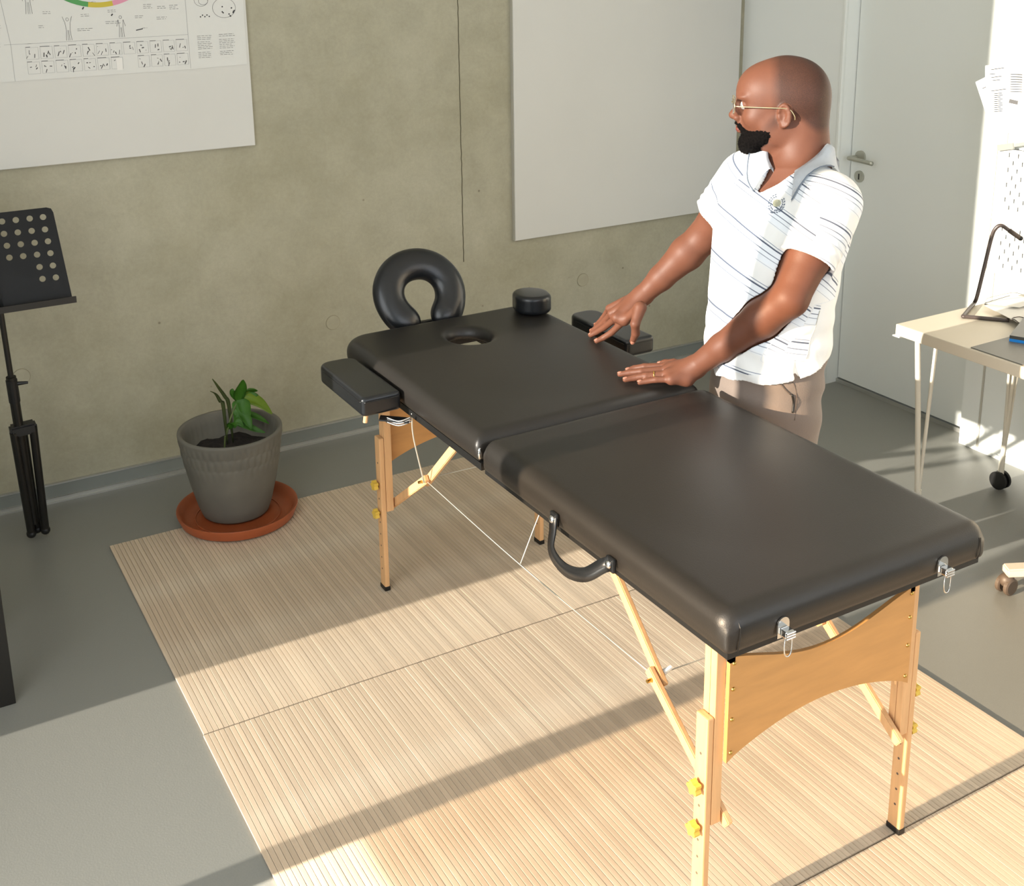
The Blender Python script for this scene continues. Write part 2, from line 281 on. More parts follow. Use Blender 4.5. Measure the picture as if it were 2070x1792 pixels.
# ------------------------------------------------------------------ signed-distance modelling: smooth unions meshed by surface nets
class Field:
    def __init__(s, xs, ys, zs):
        s.ax = [np.asarray(a, np.float32) for a in (xs, ys, zs)]; s.v = np.full([len(a) for a in s.ax], 0.2, np.float32)
    def sub(s, lo, hi):
        ix = []
        for a, l, h in zip(s.ax, lo, hi):
            i0 = int(np.searchsorted(a, l)); i1 = int(np.searchsorted(a, h)); ix.append(slice(max(i0, 0), min(i1, len(a))))
        if any(i.stop - i.start < 1 for i in ix): return None, None
        g = np.meshgrid(s.ax[0][ix[0]], s.ax[1][ix[1]], s.ax[2][ix[2]], indexing='ij', sparse=True); return tuple(ix), g
    def put(s, lo, hi, fn, k=0.01, op='u'):
        m = k + 0.012; ix, g = s.sub([a - m for a in lo], [a + m for a in hi])
        if ix is None: return
        d = fn(*g).astype(np.float32); a = s.v[ix]
        if op == 'u':
            if k > 0: h = np.clip(0.5 + 0.5 * (a - d) / k, 0, 1); s.v[ix] = a * (1 - h) + d * h - k * h * (1 - h)
            else: s.v[ix] = np.minimum(a, d)
        else:
            d = -d
            if k > 0: h = np.clip(0.5 - 0.5 * (a - d) / k, 0, 1); s.v[ix] = a * (1 - h) + d * h + k * h * (1 - h)
            else: s.v[ix] = np.maximum(a, d)
    def cone(s, a, b, r1, r2, k=0.01, op='u'):
        a = np.array(a, float); b = np.array(b, float); ab = b - a; L2 = ab @ ab + 1e-12
        def fn(x, y, z):
            t = np.clip(((x - a[0]) * ab[0] + (y - a[1]) * ab[1] + (z - a[2]) * ab[2]) / L2, 0, 1)
            return np.sqrt((x - a[0] - t * ab[0]) ** 2 + (y - a[1] - t * ab[1]) ** 2 + (z - a[2] - t * ab[2]) ** 2) - (r1 + (r2 - r1) * t)
        r = max(r1, r2); s.put(np.minimum(a, b) - r, np.maximum(a, b) + r, fn, k, op)
    def chain(s, pts, rs, k=0.008, op='u'):
        for i in range(len(pts) - 1): s.cone(pts[i], pts[i + 1], rs[i], rs[i + 1], k, op)
    def ell(s, c, r, Rm=None, k=0.01, op='u'):
        c = np.array(c, float); r = np.array(r, float); Rm = np.eye(3) if Rm is None else np.array(Rm, float)  # rows = local axes
        def fn(x, y, z):
            dx, dy, dz = x - c[0], y - c[1], z - c[2]; q = [Rm[i, 0] * dx + Rm[i, 1] * dy + Rm[i, 2] * dz for i in range(3)]
            k0 = np.sqrt((q[0] / r[0]) ** 2 + (q[1] / r[1]) ** 2 + (q[2] / r[2]) ** 2) + 1e-9
            k1 = np.sqrt((q[0] / r[0] ** 2) ** 2 + (q[1] / r[1] ** 2) ** 2 + (q[2] / r[2] ** 2) ** 2) + 1e-9
            return k0 * (k0 - 1) / k1
        e = np.sqrt(((Rm * r[:, None]) ** 2).sum(0)); s.put(c - e, c + e, fn, k, op)
    def rbox(s, lo, hi, r, k=0.0, op='u'):
        lo = np.array(lo, float); hi = np.array(hi, float); c = (lo + hi) / 2; h = (hi - lo) / 2 - r
        def fn(x, y, z):
            q = [np.abs(v - c[i]) - h[i] for i, v in enumerate((x, y, z))]
            return np.sqrt(np.maximum(q[0], 0) ** 2 + np.maximum(q[1], 0) ** 2 + np.maximum(q[2], 0) ** 2) + np.minimum(np.maximum(q[0], np.maximum(q[1], q[2])), 0) - r
        s.put(lo, hi, fn, k, op)
    def mesh(s):
        v = s.v; X, Y, Z = s.ax; S = v < 0
        any_ = np.zeros([n - 1 for n in v.shape], bool); all_ = np.ones_like(any_)
        for i in (0, 1):
            for j in (0, 1):
                for k in (0, 1):
                    c = S[i:S.shape[0] - 1 + i, j:S.shape[1] - 1 + j, k:S.shape[2] - 1 + k]; any_ |= c; all_ &= c
        cells = np.argwhere(any_ & ~all_); idx = np.full(any_.shape, -1, np.int32); idx[tuple(cells.T)] = np.arange(len(cells))
        P = np.zeros((len(cells), 3)); cnt = np.zeros(len(cells)); I, J, K = cells.T
        cor = [(i, j, k) for i in (0, 1) for j in (0, 1) for k in (0, 1)]
        for a in range(8):
            for b in range(a + 1, 8):
                A, B = cor[a], cor[b]
                if sum(abs(p - q) for p, q in zip(A, B)) != 1: continue
                va = v[I + A[0], J + A[1], K + A[2]]; vb = v[I + B[0], J + B[1], K + B[2]]; m = (va < 0) != (vb < 0)
                t = np.where(m, va / np.where(m, va - vb, 1), 0)
                pa = np.stack([X[I + A[0]], Y[J + A[1]], Z[K + A[2]]], 1); pb = np.stack([X[I + B[0]], Y[J + B[1]], Z[K + B[2]]], 1)
                P += np.where(m[:, None], pa + (pb - pa) * t[:, None], 0); cnt += m
        P /= cnt[:, None]; F = []
        for ax in range(3):
            sl0 = [slice(None)] * 3; sl1 = [slice(None)] * 3; sl0[ax] = slice(0, -1); sl1[ax] = slice(1, None)
            ch = S[tuple(sl0)] != S[tuple(sl1)]; e = np.argwhere(ch); o1, o2 = [(1, 2), (2, 0), (0, 1)][ax]
            ok = (e[:, o1] > 0) & (e[:, o2] > 0) & (e[:, o1] < v.shape[o1] - 1) & (e[:, o2] < v.shape[o2] - 1); e = e[ok]
            q = []
            for d1, d2 in ((1, 1), (0, 1), (0, 0), (1, 0)):
                c = e.copy(); c[:, o1] -= d1; c[:, o2] -= d2; q.append(idx[tuple(c.T)])
            q = np.stack(q, 1); ins = S[tuple(e.T)]; q[~ins] = q[~ins][:, ::-1]; F.append(q)
        return P, np.concatenate(F)
def meshobj(name, P, F, mt, parent=None, attrs=None):
    me = bpy.data.meshes.new(name); me.vertices.add(len(P)); me.vertices.foreach_set('co', P.astype(np.float32).ravel())
    me.loops.add(F.size); me.loops.foreach_set('vertex_index', F.ravel().astype(np.int32)); me.polygons.add(len(F))
    me.polygons.foreach_set('loop_start', np.arange(0, F.size, 4, dtype=np.int32)); me.update(calc_edges=True); me.validate()
    for k, a in (attrs or {}).items():
        t = me.attributes.new(k, 'FLOAT', 'POINT'); t.data.foreach_set('value', a.astype(np.float32))
    return obj(name, me, mt, parent, True)
def relax(P, F, n=2, lam=0.5):
    for _ in range(n):
        A = np.zeros_like(P); c = np.zeros(len(P))
        for i in range(4):
            np.add.at(A, F[:, i], P[F[:, (i + 1) % 4]] + P[F[:, (i - 1) % 4]]); np.add.at(c, F[:, i], 2)
        P = P + lam * (A / c[:, None] - P)
    return P
def rng(a, b, h): return np.arange(a, b + h, h)
def sdf_obj(name, lo, hi, h, build, mt, parent=None, n=1):
    f = Field(rng(lo[0], hi[0], h), rng(lo[1], hi[1], h), rng(lo[2], hi[2], h)); build(f); P, F = f.mesh(); return meshobj(name, relax(P, F, n), F, mt, parent)
# ================================================================== SETTING
XW = 3.5122; XDR = 3.5905; YR = -0.593; YE = -1.30; LX = -0.7; FY = -5.6; HZ = 3.0
def struct(o, kind='structure'): o['kind'] = kind; return o
struct(box('floor', (LX - 0.2, FY - 0.2, -0.1), (4.0, 0.2, 0), M['lino']))
wb = struct(box('wall_back', (LX - 0.2, 0, 0), (XW + 0.2, 0.2, HZ), M['concrete']))
# vertical shuttering joint, slightly wandering, and cast tie holes
bm = bmesh.new(); pts = []
z = 0.62
while z < HZ:
    pts.append((2.0945 + random.uniform(-.0012, .0012), -0.0003, z)); z += 0.02
for a, b in zip(pts, pts[1:]): bar(bm, a, b, 0.0034, 0.0012, Vector((0, 1, 0)))
obj('shuttering_joint', bm, M['groove'], wb)
for (hx, hz) in ((2.667, 0.456), (1.525, 0.464), (0.406, 0.468), (2.66, 1.6), (0.41, 1.6)):
    bm = bmesh.new(); tube(bm, [(hx, -0.0025, hz), (hx, 0.0, hz)], 0.027, 28); o = obj('tie_hole', bm, M['concrete_light'], wb)
    bm = bmesh.new(); ring = [(hx + 0.028 * math.cos(t), -0.001, hz + 0.028 * math.sin(t)) for t in np.linspace(0, 2 * math.pi, 29)]; tube(bm, ring, 0.0011, 5, False); obj('tie_hole_rim', bm, M['tie_edge'], o)
struct(box('ceiling', (LX - 0.2, FY - 0.2, HZ), (4.0, 0.2, HZ + 0.1), M['ceiling']))
# right wall: return, door recess, continuing wall
wr = struct(box('wall_right', (XW, YR, 0), (XW + 0.3, 0.0, HZ), M['white_wall']))
box('wall_section', (XW, FY, 0), (XW + 0.3, YE, HZ), M['white_wall'], wr)
box('door_lintel', (XW, YE, 2.0), (XW + 0.3, YR, HZ), M['white_wall'], wr)
bm = bmesh.new(); bx(bm, (XW - 0.004, YR - 0.004, 0), (XW + 0.012, YR + 0.012, 2.9), 0.004); obj('corner_bead', bm, M['door'], wr)
d1 = struct(box('door_1', (XDR, YE + 0.004, 0.022), (XDR + 0.05, YR - 0.004, 2.0), M['door']))
box('door_threshold', (XDR - 0.006, YE, 0.0), (XDR + 0.05, YR, 0.016), M['alu'], d1)
hy, hz = -0.641, 0.988
hd = empty('door_handle', (XDR, hy, hz)); setparent(hd, d1); hd.location = (XDR, hy, hz); hd['label'] = 'brushed steel lever handle'
bm = bmesh.new(); cyl(bm, (XDR, hy - .008, hz + .004), (XDR - 0.010, hy - .008, hz + .004), 0.025, 32); obj('rose', bm, M['steel'], hd)
bm = bmesh.new(); tube(bm, smoothpath([(XDR - 0.008, hy + .012, hz), (XDR - 0.045, hy + .012, hz), (XDR - 0.052, hy, hz), (XDR - 0.052, hy - 0.06, hz - .002), (XDR - 0.052, hy - 0.115, hz - .004)], 6), 0.0088, 14); obj('lever', bm, M['steel'], hd, True)
bm = bmesh.new(); cyl(bm, (XDR, hy - .008, hz - .078), (XDR - 0.008, hy - .008, hz - .078), 0.024, 32); k = obj('keyhole_rose', bm, M['steel'], d1)
box('keyhole', (XDR - .0092, hy - .0115, hz - .09), (XDR - .007, hy - .0065, hz - .066), M['black'], k)
# wall finishing strip and panel seam under the desk
t1 = struct(box('trim_1', (XW - 0.006, YE - 0.075, 0.0), (XW + 0.01, YE + 0.0, 2.5), M['white_wall']))
struct(box('trim_2', (XW - 0.0045, YE - 0.082, 0.0), (XW + 0.01, YE - 0.0745, 2.5), M['board_edge']))
# baseboards
bb = struct(box('baseboard_back', (LX, -0.012, 0.0), (XW, 0.0, 0.062), M['base_grey'], bev=0.0))
box('top_profile', (LX, -0.014, 0.060), (XW, 0.0, 0.065), M['alu'], bb); box('floor_profile', (LX, -0.022, 0.0), (XW, 0.0, 0.016), M['alu'], bb)
bm = bmesh.new(); bx(bm, (LX, -0.030, 0.0), (XW, -0.020, 0.005)); obj('sealing_strip', bm, M['alu'], bb)
bb = struct(box('baseboard_right', (XW - 0.008, FY, 0.0), (XW, YE - 0.03, 0.014), M['white_wall']))
# left wall with the two sunny window bays (out of frame)
Y1a, Y1b, Y2a, Y2b = -1.277, -1.972, -2.051, -3.6; ZS, ZT = 0.04, 2.86
wl = struct(box('wall_left', (LX - 0.06, Y1a, 0), (LX, 0.0, HZ), M['white_wall']))
box('wall_pier', (LX - 0.06, FY, 0), (LX, Y2b, HZ), M['white_wall'], wl)
box('sill', (LX - 0.06, Y2b, 0), (LX, Y1a, ZS), M['white_wall'], wl); box('header', (LX - 0.06, Y2b, ZT), (LX, Y1a, HZ), M['white_wall'], wl)
w1 = struct(box('window_1', (LX - 0.05, Y2a, ZS), (LX - 0.01, Y1b, ZT), M['alu']))
for nm, a, b, mt in (('sheer_screen', (LX - 0.004, Y1b, ZS), (LX - 0.003, Y1a, ZT), 'screen1'), ('sheer_screen', (LX - 0.004, Y2b, 0.362), (LX - 0.003, Y2a, ZT), 'screen2')): box(nm, a, b, M[mt], w1)
wf = struct(box('wall_front', (LX, FY, 0), (XW, FY + 0.1, 0.6), M['white_wall'])); box('header', (LX, FY, 2.75), (XW, FY + 0.1, HZ), M['white_wall'], wf)
for a, b in ((LX, -0.2), (XW - 0.15, XW)): box('wall_pier', (a, FY, 0.6), (b, FY + 0.1, 2.75), M['white_wall'], wf)
# ================================================================== BOARDS AND POSTER
def board(name, x0, x1, z0, z1, lab):
    t = empty(name, ((x0 + x1) / 2, -0.02, z0)); tag(t, lab, 'board')
    bm = bmesh.new(); bx(bm, (x0, -0.021, z0), (x1, -0.004, z1), 0.0015); obj('panel', bm, M['board'], t)
    bm = bmesh.new(); bx(bm, (x0 - 0.0015, -0.0175, z0 - 0.0015), (x1 + 0.0015, 0.0, z1 + 0.0015)); obj('edge_trim', bm, M['board_edge'], t)
    return t
board('wall_board', -0.35, 1.262, 1.176, 2.2, 'large off-white wall board with a printed chart poster on it, at left')
board('wall_board', 2.324, 3.476, 0.6795, 2.0, 'large blank off-white wall board on concrete wall behind the man')
PY = -0.0225
po = empty('wall_poster', (0.7, PY, 1.45)); tag(po, 'large white printed chart poster with coloured ring and figure drawings', 'poster')
bm = bmesh.new(); prism(bm, [(-0.1, PY, 1.452), (0.449, PY, 1.453), (1.057, PY, 1.456), (1.252, PY, 1.461), (1.256, PY, 1.95), (-0.1, PY, 1.95)], (0, -0.0008, 0)); obj('sheet', bm, M['poster'], po)
PF = PY - 0.0012
def bar2(bm, p, q, wd):
    p = Vector((p[0], PF, p[1])); q = Vector((q[0], PF, q[1])); bar(bm, p, q, wd, 0.0006, Vector((0, 1, 0)))
cxr, czr, R1, R2 = 0.776, 1.901, 0.229, 0.213   # ring: bottom arc dips into view
for a0, a1, mt in ((-150, -99, 'grn'), (-99, -79, 'yel'), (-79, -30, 'pnk'), (-30, 30, 'yel'), (30, 210, 'grn')):
    bm = bmesh.new(); n = 12; A = [math.radians(a0 + (a1 - a0) * i / n) for i in range(n + 1)]
    prism(bm, [(cxr + R1 * math.cos(t), PF, czr + R1 * math.sin(t)) for t in A] + [(cxr + R2 * math.cos(t), PF, czr + R2 * math.sin(t)) for t in reversed(A)], (0, -0.0004, 0)); obj('colour_ring_segment', bm, M[mt], po)
bm = bmesh.new()
for p, q in (((0.545, 1.568), (1.055, 1.572)), ((1.055, 1.459), (1.055, 1.9)), ((0.495, 1.453), (0.495, 1.568)), ((0.475, 1.568), (0.555, 1.568)), ((0.495, 1.568), (0.47, 1.8))): bar2(bm, p, q, 0.0011)
bar2(bm, (1.085, 1.90), (1.085, 1.92), .001)
for i in range(12):
    for j in range(2):
        if (i == 7 and j == 1): continue
        x0 = 0.537 + i * 0.0432; z1 = 1.556 - j * 0.046; s = 0.037
        for p, q in (((x0, z1), (x0 + s, z1)), ((x0, z1 - s), (x0 + s, z1 - s)), ((x0, z1), (x0, z1 - s)), ((x0 + s, z1), (x0 + s, z1 - s))): bar2(bm, p, q, 0.0006)
obj('printed_frame_lines', bm, M['ink_faint'], po)['kind'] = 'stuff'
bm = bmesh.new(); bd = bmesh.new()
for i in range(12):
    for j in range(2):
        if (i == 7 and j == 1): continue
        x0 = 0.537 + i * 0.0432 + .018; z0 = 1.537 - j * 0.046
        for k in range(4):
            a = (x0 + random.uniform(-.013, .013), z0 + random.uniform(-.01, .011)); b2 = (a[0] + random.uniform(-.007, .007), a[1] + random.uniform(-.014, .002)); bar2(random.choice((bm, bm, bd)), a, b2, random.uniform(.0012, .0032))
        bar2(bm, (x0 - .018, z0 + .0205), (x0 - .018 + random.uniform(.012, .03), z0 + .0205), 0.0014)
# figure line drawings with raised arms
def figure(x, z, s, up=True):
    for sg in (-1, 1):
        bar2(bm, (x + sg * .012 * s, z), (x + sg * .008 * s, z + .045 * s), .001); bar2(bm, (x + sg * .008 * s, z + .045 * s), (x + sg * .011 * s, z + .08 * s), .001)
        bar2(bm, (x + sg * .012 * s, z + .08 * s), (x + sg * .02 * s, z + (.105 if up else .05) * s), .001)
        bar2(bm, (x + sg * .003 * s, z), (x + sg * .002 * s, z + .045 * s), .0008)
    for t in range(10):
        a, b2 = t * .628, (t + 1) * .628; bar2(bm, (x + .006 * s * math.cos(a), z + .092 * s + .007 * s * math.sin(a)), (x + .006 * s * math.cos(b2), z + .092 * s + .007 * s * math.sin(b2)), .0009)
figure(0.672, 1.572, 0.72); figure(0.838, 1.574, 0.7, False); figure(0.56, 1.66, 0.8, False)
def textblock(x0, x1, z1, n, dz=.0058, b=None, wd=.0011):
    for i in range(n):
        x = x0
        e = x1 - random.uniform(0, (x1 - x0) * .25)
        while x < e:
            l = random.uniform(.006, .016); bar2(b or bm, (x, z1 - i * dz), (min(x + l, e), z1 - i * dz), wd); x += l + .003
for x, z, n, l in ((.70, 1.607, 2, .05), (.715, 1.652, 2, .03), (.79, 1.626, 2, .05), (.80, 1.662, 2, .03), (.885, 1.640, 2, .03), (.915, 1.676, 3, .03), (.955, 1.633, 2, .035), (.60, 1.665, 2, .03), (.96, 1.668, 2, .03), (.905, 1.60, 1, .02), (1.0, 1.67, 3, .03), (.583, 1.622, 2, .02), (.735, 1.69, 2, .03)): textblock(x, x + l, z, n)
bar2(bd, (.885, 1.594), (.907, 1.598), .003); bar2(bd, (.722, 1.668), (.727, 1.675), .004); bar2(bd, (.81, 1.644), (.815, 1.65), .004)
textblock(.752, .808, 1.6835, 2, .0042, bd, .0016); textblock(1.085, 1.135, 1.565, 3); textblock(1.085, 1.14, 1.545, 5); textblock(1.085, 1.13, 1.51, 4); textblock(1.16, 1.22, 1.567, 2); textblock(1.16, 1.215, 1.55, 6); textblock(1.16, 1.21, 1.51, 3)
textblock(0.40, 0.475, 1.66, 6, .008); textblock(0.40, 0.47, 1.60, 7, .0075); textblock(0.40, 0.46, 1.54, 5, .0075); textblock(.40, .44, 1.488, 3, .006)
bar2(bm, (.40, 1.688), (.43, 1.688), .0025)
for cx2, cz2, rx, rz in ((1.185, 1.655, .04, .033), (1.108, 1.685, .024, .022), (1.115, 1.68, .016, .012)):
    for t in range(20):
        a, b2 = t * .314, (t + 1) * .314; bar2(bm, (cx2 + rx * math.cos(a), cz2 + rz * math.sin(a)), (cx2 + rx * math.cos(b2), cz2 + rz * math.sin(b2)), .0009)
for i in range(9): a = (1.165 + random.uniform(0, .055), 1.625 + random.uniform(0, .04)); bar2(bd, a, (a[0] + .004, a[1] + random.uniform(-.006, .006)), .004)
for i in range(5): a = (1.10 + i * .0075, 1.628 + (i % 2) * .005); bar2(bd, a, (a[0] + .004, a[1] + .001), .004)
obj('printed_line_art', bm, M['ink'], po)['kind'] = 'stuff'; obj('printed_dark_marks', bd, M['ink_dark'], po)['kind'] = 'stuff'
bm = bmesh.new(); prism(bm, [(.812, PY - .0012, 1.468), (.83, PY - .0012, 1.468), (.831, PY - .0012, 1.507), (.812, PY - .0012, 1.507)], (0, -.0006, 0)); obj('taped_slip', bm, M['paper'], po)
# ================================================================== BAMBOO MATS (each slat its own piece)
ZM = 0.0065
def bamboo(y0, y1, x0, x1, lab, n, rot=0.0):
    t = empty('bamboo_mat', (x0, y0, 0)); tag(t, lab, 'mat', None)
    box('mat_backing', (x0 + .001, y0 + .001, 0.0), (x1 - .001, y1 - .001, 0.0028), M['matback'], t)
    pitch = (x1 - x0) / n
    def proto(g):
        me = bpy.data.meshes.new('slat'); b = bmesh.new(); wd = pitch - 0.0006; L = y1 - y0
        pr = [(-wd / 2, 0), (wd / 2, 0), (wd / 2, .0032), (wd / 2 - .0006, .0042), (-wd / 2 + .0006, .0042), (-wd / 2, .0032)]
        A = [b.verts.new((p[0], 0, p[1])) for p in pr]; B = [b.verts.new((p[0], L, p[1])) for p in pr]
        for i in range(6): b.faces.new((A[i], B[i], B[(i + 1) % 6], A[(i + 1) % 6]))
        b.faces.new(A); b.faces.new(B[::-1]); b.normal_update(); b.to_mesh(me); b.free(); me.materials.append(M['slat']); return me
    me = proto(0)
    for i in range(n):
        o = bpy.data.objects.new('slat', me); COL.objects.link(o); o.parent = t; o.location = (pitch * (i + .5), 0, 0.0026 + random.uniform(-.0002, .0003))
    return t
bamboo(-1.522, -0.450, 0.556, 2.240, 'bamboo slat mat nearest the concrete wall, under the plant saucer', 132)
bamboo(-2.592, -1.526, 0.554, 2.238, 'bamboo slat mat in the middle, below the near end of the bench', 132)
bamboo(-3.60, -2.5965, 0.556, 2.60, 'bamboo slat mat nearest the camera, cut off by the bottom of the photo', 160)
# ================================================================== MASSAGE BENCH
BX0, BX1, ZB, ZTP = 1.152, 1.798, 0.692, 0.768
YN0, YN1, YF0, YF1 = -2.705, -1.853, -1.843, -1.005
mt_ = empty('massage_table', (1.475, -1.85, 0)); tag(mt_, 'long black padded folding massage bench on light beech legs', 'massage table')
def pad_near(f):
    f.rbox((BX0, YN0, ZB), (BX1, YN1, ZTP), 0.034, 0.0); f.ell((1.475, -2.28, ZTP - .035), (.30, .40, .041), k=.012)
    f.rbox((BX0 + .004, YN0 + .004, ZB), (BX1 - .004, YN1 - .004, ZTP - .03), 0.008, 0.004)
def pad_far(f):
    def plan(x, y, z):
        cx, cy, hx, hy = 1.475, (YF0 + YF1) / 2, (BX1 - BX0) / 2, (YF1 - YF0) / 2
        rr = np.where(y > cy, 0.085, 0.012); r = 0.034
        qx, qy = np.abs(x - cx) - hx + rr, np.abs(y - cy) - hy + rr
        d2 = np.sqrt(np.maximum(qx, 0) ** 2 + np.maximum(qy, 0) ** 2) + np.minimum(np.maximum(qx, qy), 0) - rr
        zc = np.abs(z - (ZB + ZTP) / 2) - (ZTP - ZB) / 2
        a, b = d2 + r, zc + r; return np.sqrt(np.maximum(a, 0) ** 2 + np.maximum(b, 0) ** 2) + np.minimum(np.maximum(a, b), 0) - r
    f.put((BX0, YF0, ZB), (BX1, YF1, ZTP), plan, 0.0)
    f.ell((1.475, -1.45, ZTP - .035), (.30, .36, .040), k=.012)
    c = (1.474, -1.205)   # oval breathing hole
    f.put((c[0] - .12, c[1] - .12, ZB - .02), (c[0] + .12, c[1] + .21, ZB + .04), lambda x, y, z: np.maximum((np.sqrt(((x - c[0]) / .115) ** 2 + ((y - c[1] - .045) / .155) ** 2) - 1) * .115, z - (ZB + .040)), .004, 's')
    def hole(x, y, z):
        flare = np.clip((z - (ZTP - .03)) / .03, 0, 1) ** 2 * .012
        return (np.sqrt(((x - c[0]) / .056) ** 2 + ((y - c[1]) / .070) ** 2) - 1) * .056 - flare + 0 * z
    f.put((c[0] - .08, c[1] - .09, ZB - .02), (c[0] + .08, c[1] + .09, ZTP + .02), hole, 0.010, 's')
p1 = sdf_obj('padded_section', (BX0 - .02, YN0 - .02, ZB - .02), (BX1 + .02, YN1 + .02, ZTP + .03), .0055, pad_near, M['vinyl'], mt_, 2)
p2 = sdf_obj('padded_section', (BX0 - .02, YF0 - .02, ZB - .02), (BX1 + .02, YF1 + .02, ZTP + .03), .0055, pad_far, M['vinyl'], mt_, 2)
box('under_board', (BX0 + .012, YN0 + .012, ZB - .012), (BX1 - .012, YN1 - .004, ZB + .006), M['black'], mt_)
bm = bmesh.new()
for a, b in (((BX0 + .012, YF0 + .004), (BX1 - .012, -1.32)), ((BX0 + .012, -1.035), (BX1 - .012, YF1 - .012)), ((BX0 + .012, -1.32), (1.36, -1.035)), ((1.59, -1.32), (BX1 - .012, -1.035))): bx(bm, (a[0], a[1], ZB - .012), (b[0], b[1], ZB + .006))
obj('under_board', bm, M['black'], mt_)
# welted seams on pad corners
for pts in ([(BX0 + .028, YN0 + .0, ZTP - .026), (BX0 + .026, YN0 - .0005, ZB + .02), (BX0 + .027, YN0 + .004, ZB + .004)], [(BX1 - .028, YN0 + .0, ZTP - .026), (BX1 - .026, YN0 - .0005, ZB + .02), (BX1 - .027, YN0 + .004, ZB + .004)],
            [(BX0 + .028, YN0 + .03, ZTP - .004), (BX0 + .028, YN0 + .012, ZTP - .012), (BX0 + .028, YN0, ZTP - .028)]):
    bm = bmesh.new(); tube(bm, smoothpath(pts, 5), .0012, 6); obj('corner_seam', bm, M['black'], mt_)
bm = bmesh.new(); bmesh.ops.create_uvsphere(bm, u_segments=16, v_segments=10, radius=.009, matrix=Matrix.Translation((BX0 + .004, -1.848, .728)) @ Matrix.Diagonal((.6, .5, 1.6, 1))); obj('hinge_plate', bm, M['chrome'], mt_, True)
# legs
def leg_set(ye, sgn, near):
    for sx in (-1, 1):
        cx = 1.4775 + sx * .2475
        up = empty('leg', (cx, ye, 0)); setparent(up, mt_); up.location = Vector((cx, ye, 0)) - mt_.location
        for k in (-1, 1):
            bm = bmesh.new(); bx(bm, (cx - .011, ye + k * .0085 - .0080, .26), (cx + .011, ye + k * .0085 + .0080, ZB - .006), .0015); obj('upper_rail', bm, M['beech'], up)
        lx = cx + sx * .0195
        bm = bmesh.new(); bx(bm, (lx - .0075, ye - .0165, ZM + .002), (lx + .0075, ye + .0165, .492), .003); o = obj('lower_leg', bm, M['beech'], up)
        bm = bmesh.new(); bx(bm, (lx - .009, ye - .018, .0074), (lx + .009, ye + .018, .021), .002); obj('foot_cap', bm, M['black'], up)
        bm = bmesh.new()
        for kz in range(10):
            z = .075 + kz * .0375
            if abs(z - .36) < .02 or abs(z - .265) < .02: continue
            cyl(bm, (lx - .0078, ye, z), (lx + .0078, ye, z), .0028, 10)
        q = obj('adjustment_holes', bm, M['trouser_dark'], up)
        for z in (.437, .345) if False else (.345, .255):
            kb = bmesh.new(); x0 = lx + sx * .0075; n = 30; A = []
            for i in range(n): r = .0130 * (1 + .20 * math.cos(5 * 2 * math.pi * i / n)); A.append((x0 + sx * .006, ye + r * math.cos(2 * math.pi * i / n), z + r * math.sin(2 * math.pi * i / n)))
            prism(kb, A, (sx * .013, 0, 0)); kn = obj('star_knob', kb, M['knob'], up)
            kb = bmesh.new(); cyl(kb, (x0, ye, z), (x0 + sx * .008, ye, z), .005, 12); obj('knob_stem', kb, M['brass'], up)
        # folding brace: two bars and a hinge bolt, on the inner side of the leg
        bxx = cx - sx * .022
        H = Vector((bxx, ye + sgn * .205, .428)); Tp = Vector((bxx, ye + sgn * .46, .628 + .05)); B = Vector((bxx, ye - sgn * .018, .262))
        d1_ = (H - B).normalized(); d2_ = (Tp - H).normalized(); ox = Vector((sx * .007, 0, 0))
        b1 = bmesh.new(); bar(b1, B - d1_ * .012, H + d1_ * .022, .012, .024, bev=.002); obj('brace', b1, M['beech'], mt_)
        b1 = bmesh.new(); bar(b1, H - ox * 2 - d2_ * .02, Tp - ox * 2, .012, .024, bev=.002); obj('brace', b1, M['beech'], mt_)
        b1 = bmesh.new(); cyl(b1, H + Vector((-.018, 0, 0)), H + Vector((.018, 0, 0)), .004, 10); obj('hinge_bolt', b1, M['brass'], mt_)
        b1 = bmesh.new(); e = H + Vector((-sx * .022, 0, .006)); tube(b1, [e, e + Vector((-sx * .02, -.0, .006))], .006, 10, True, [.0065, .0045]); obj('cable_end', b1, M['whitepl'], mt_)
leg_set(-2.588, 1, True); leg_set(-1.140, -1, False)
def apron(y, sg):
    n = 24; top = []; bot = []
    for i in range(n + 1):
        t = i / n; x = 1.242 + t * .471; s = math.sin(math.pi * t)
        top.append((x, y, .612 - .052 * s ** 1.3)); bot.append((x, y, .392 + .055 * s ** .8 if 0 < t < 1 else .392))
    bm = bmesh.new(); prism(bm, top + bot[::-1], (0, .009, 0)); o = obj('end_panel', bm, M['ply'], mt_)
    for x in (1.248, 1.706):
        bm = bmesh.new(); bx(bm, (x - .006, y, .60), (x + .006, y + .009, ZB - .008)); obj('panel_lug', bm, M['ply'], o)
        for z in (.598, .545, .482, .412):
            bm = bmesh.new(); bmesh.ops.create_uvsphere(bm, u_segments=10, v_segments=6, radius=.0042, matrix=Matrix.Translation((x + (.003 if x < 1.4 else -.003), y, z))); obj('screw', bm, M['brass'], o, True)
apron(-2.6135, -1); apron(-1.1235, 1)
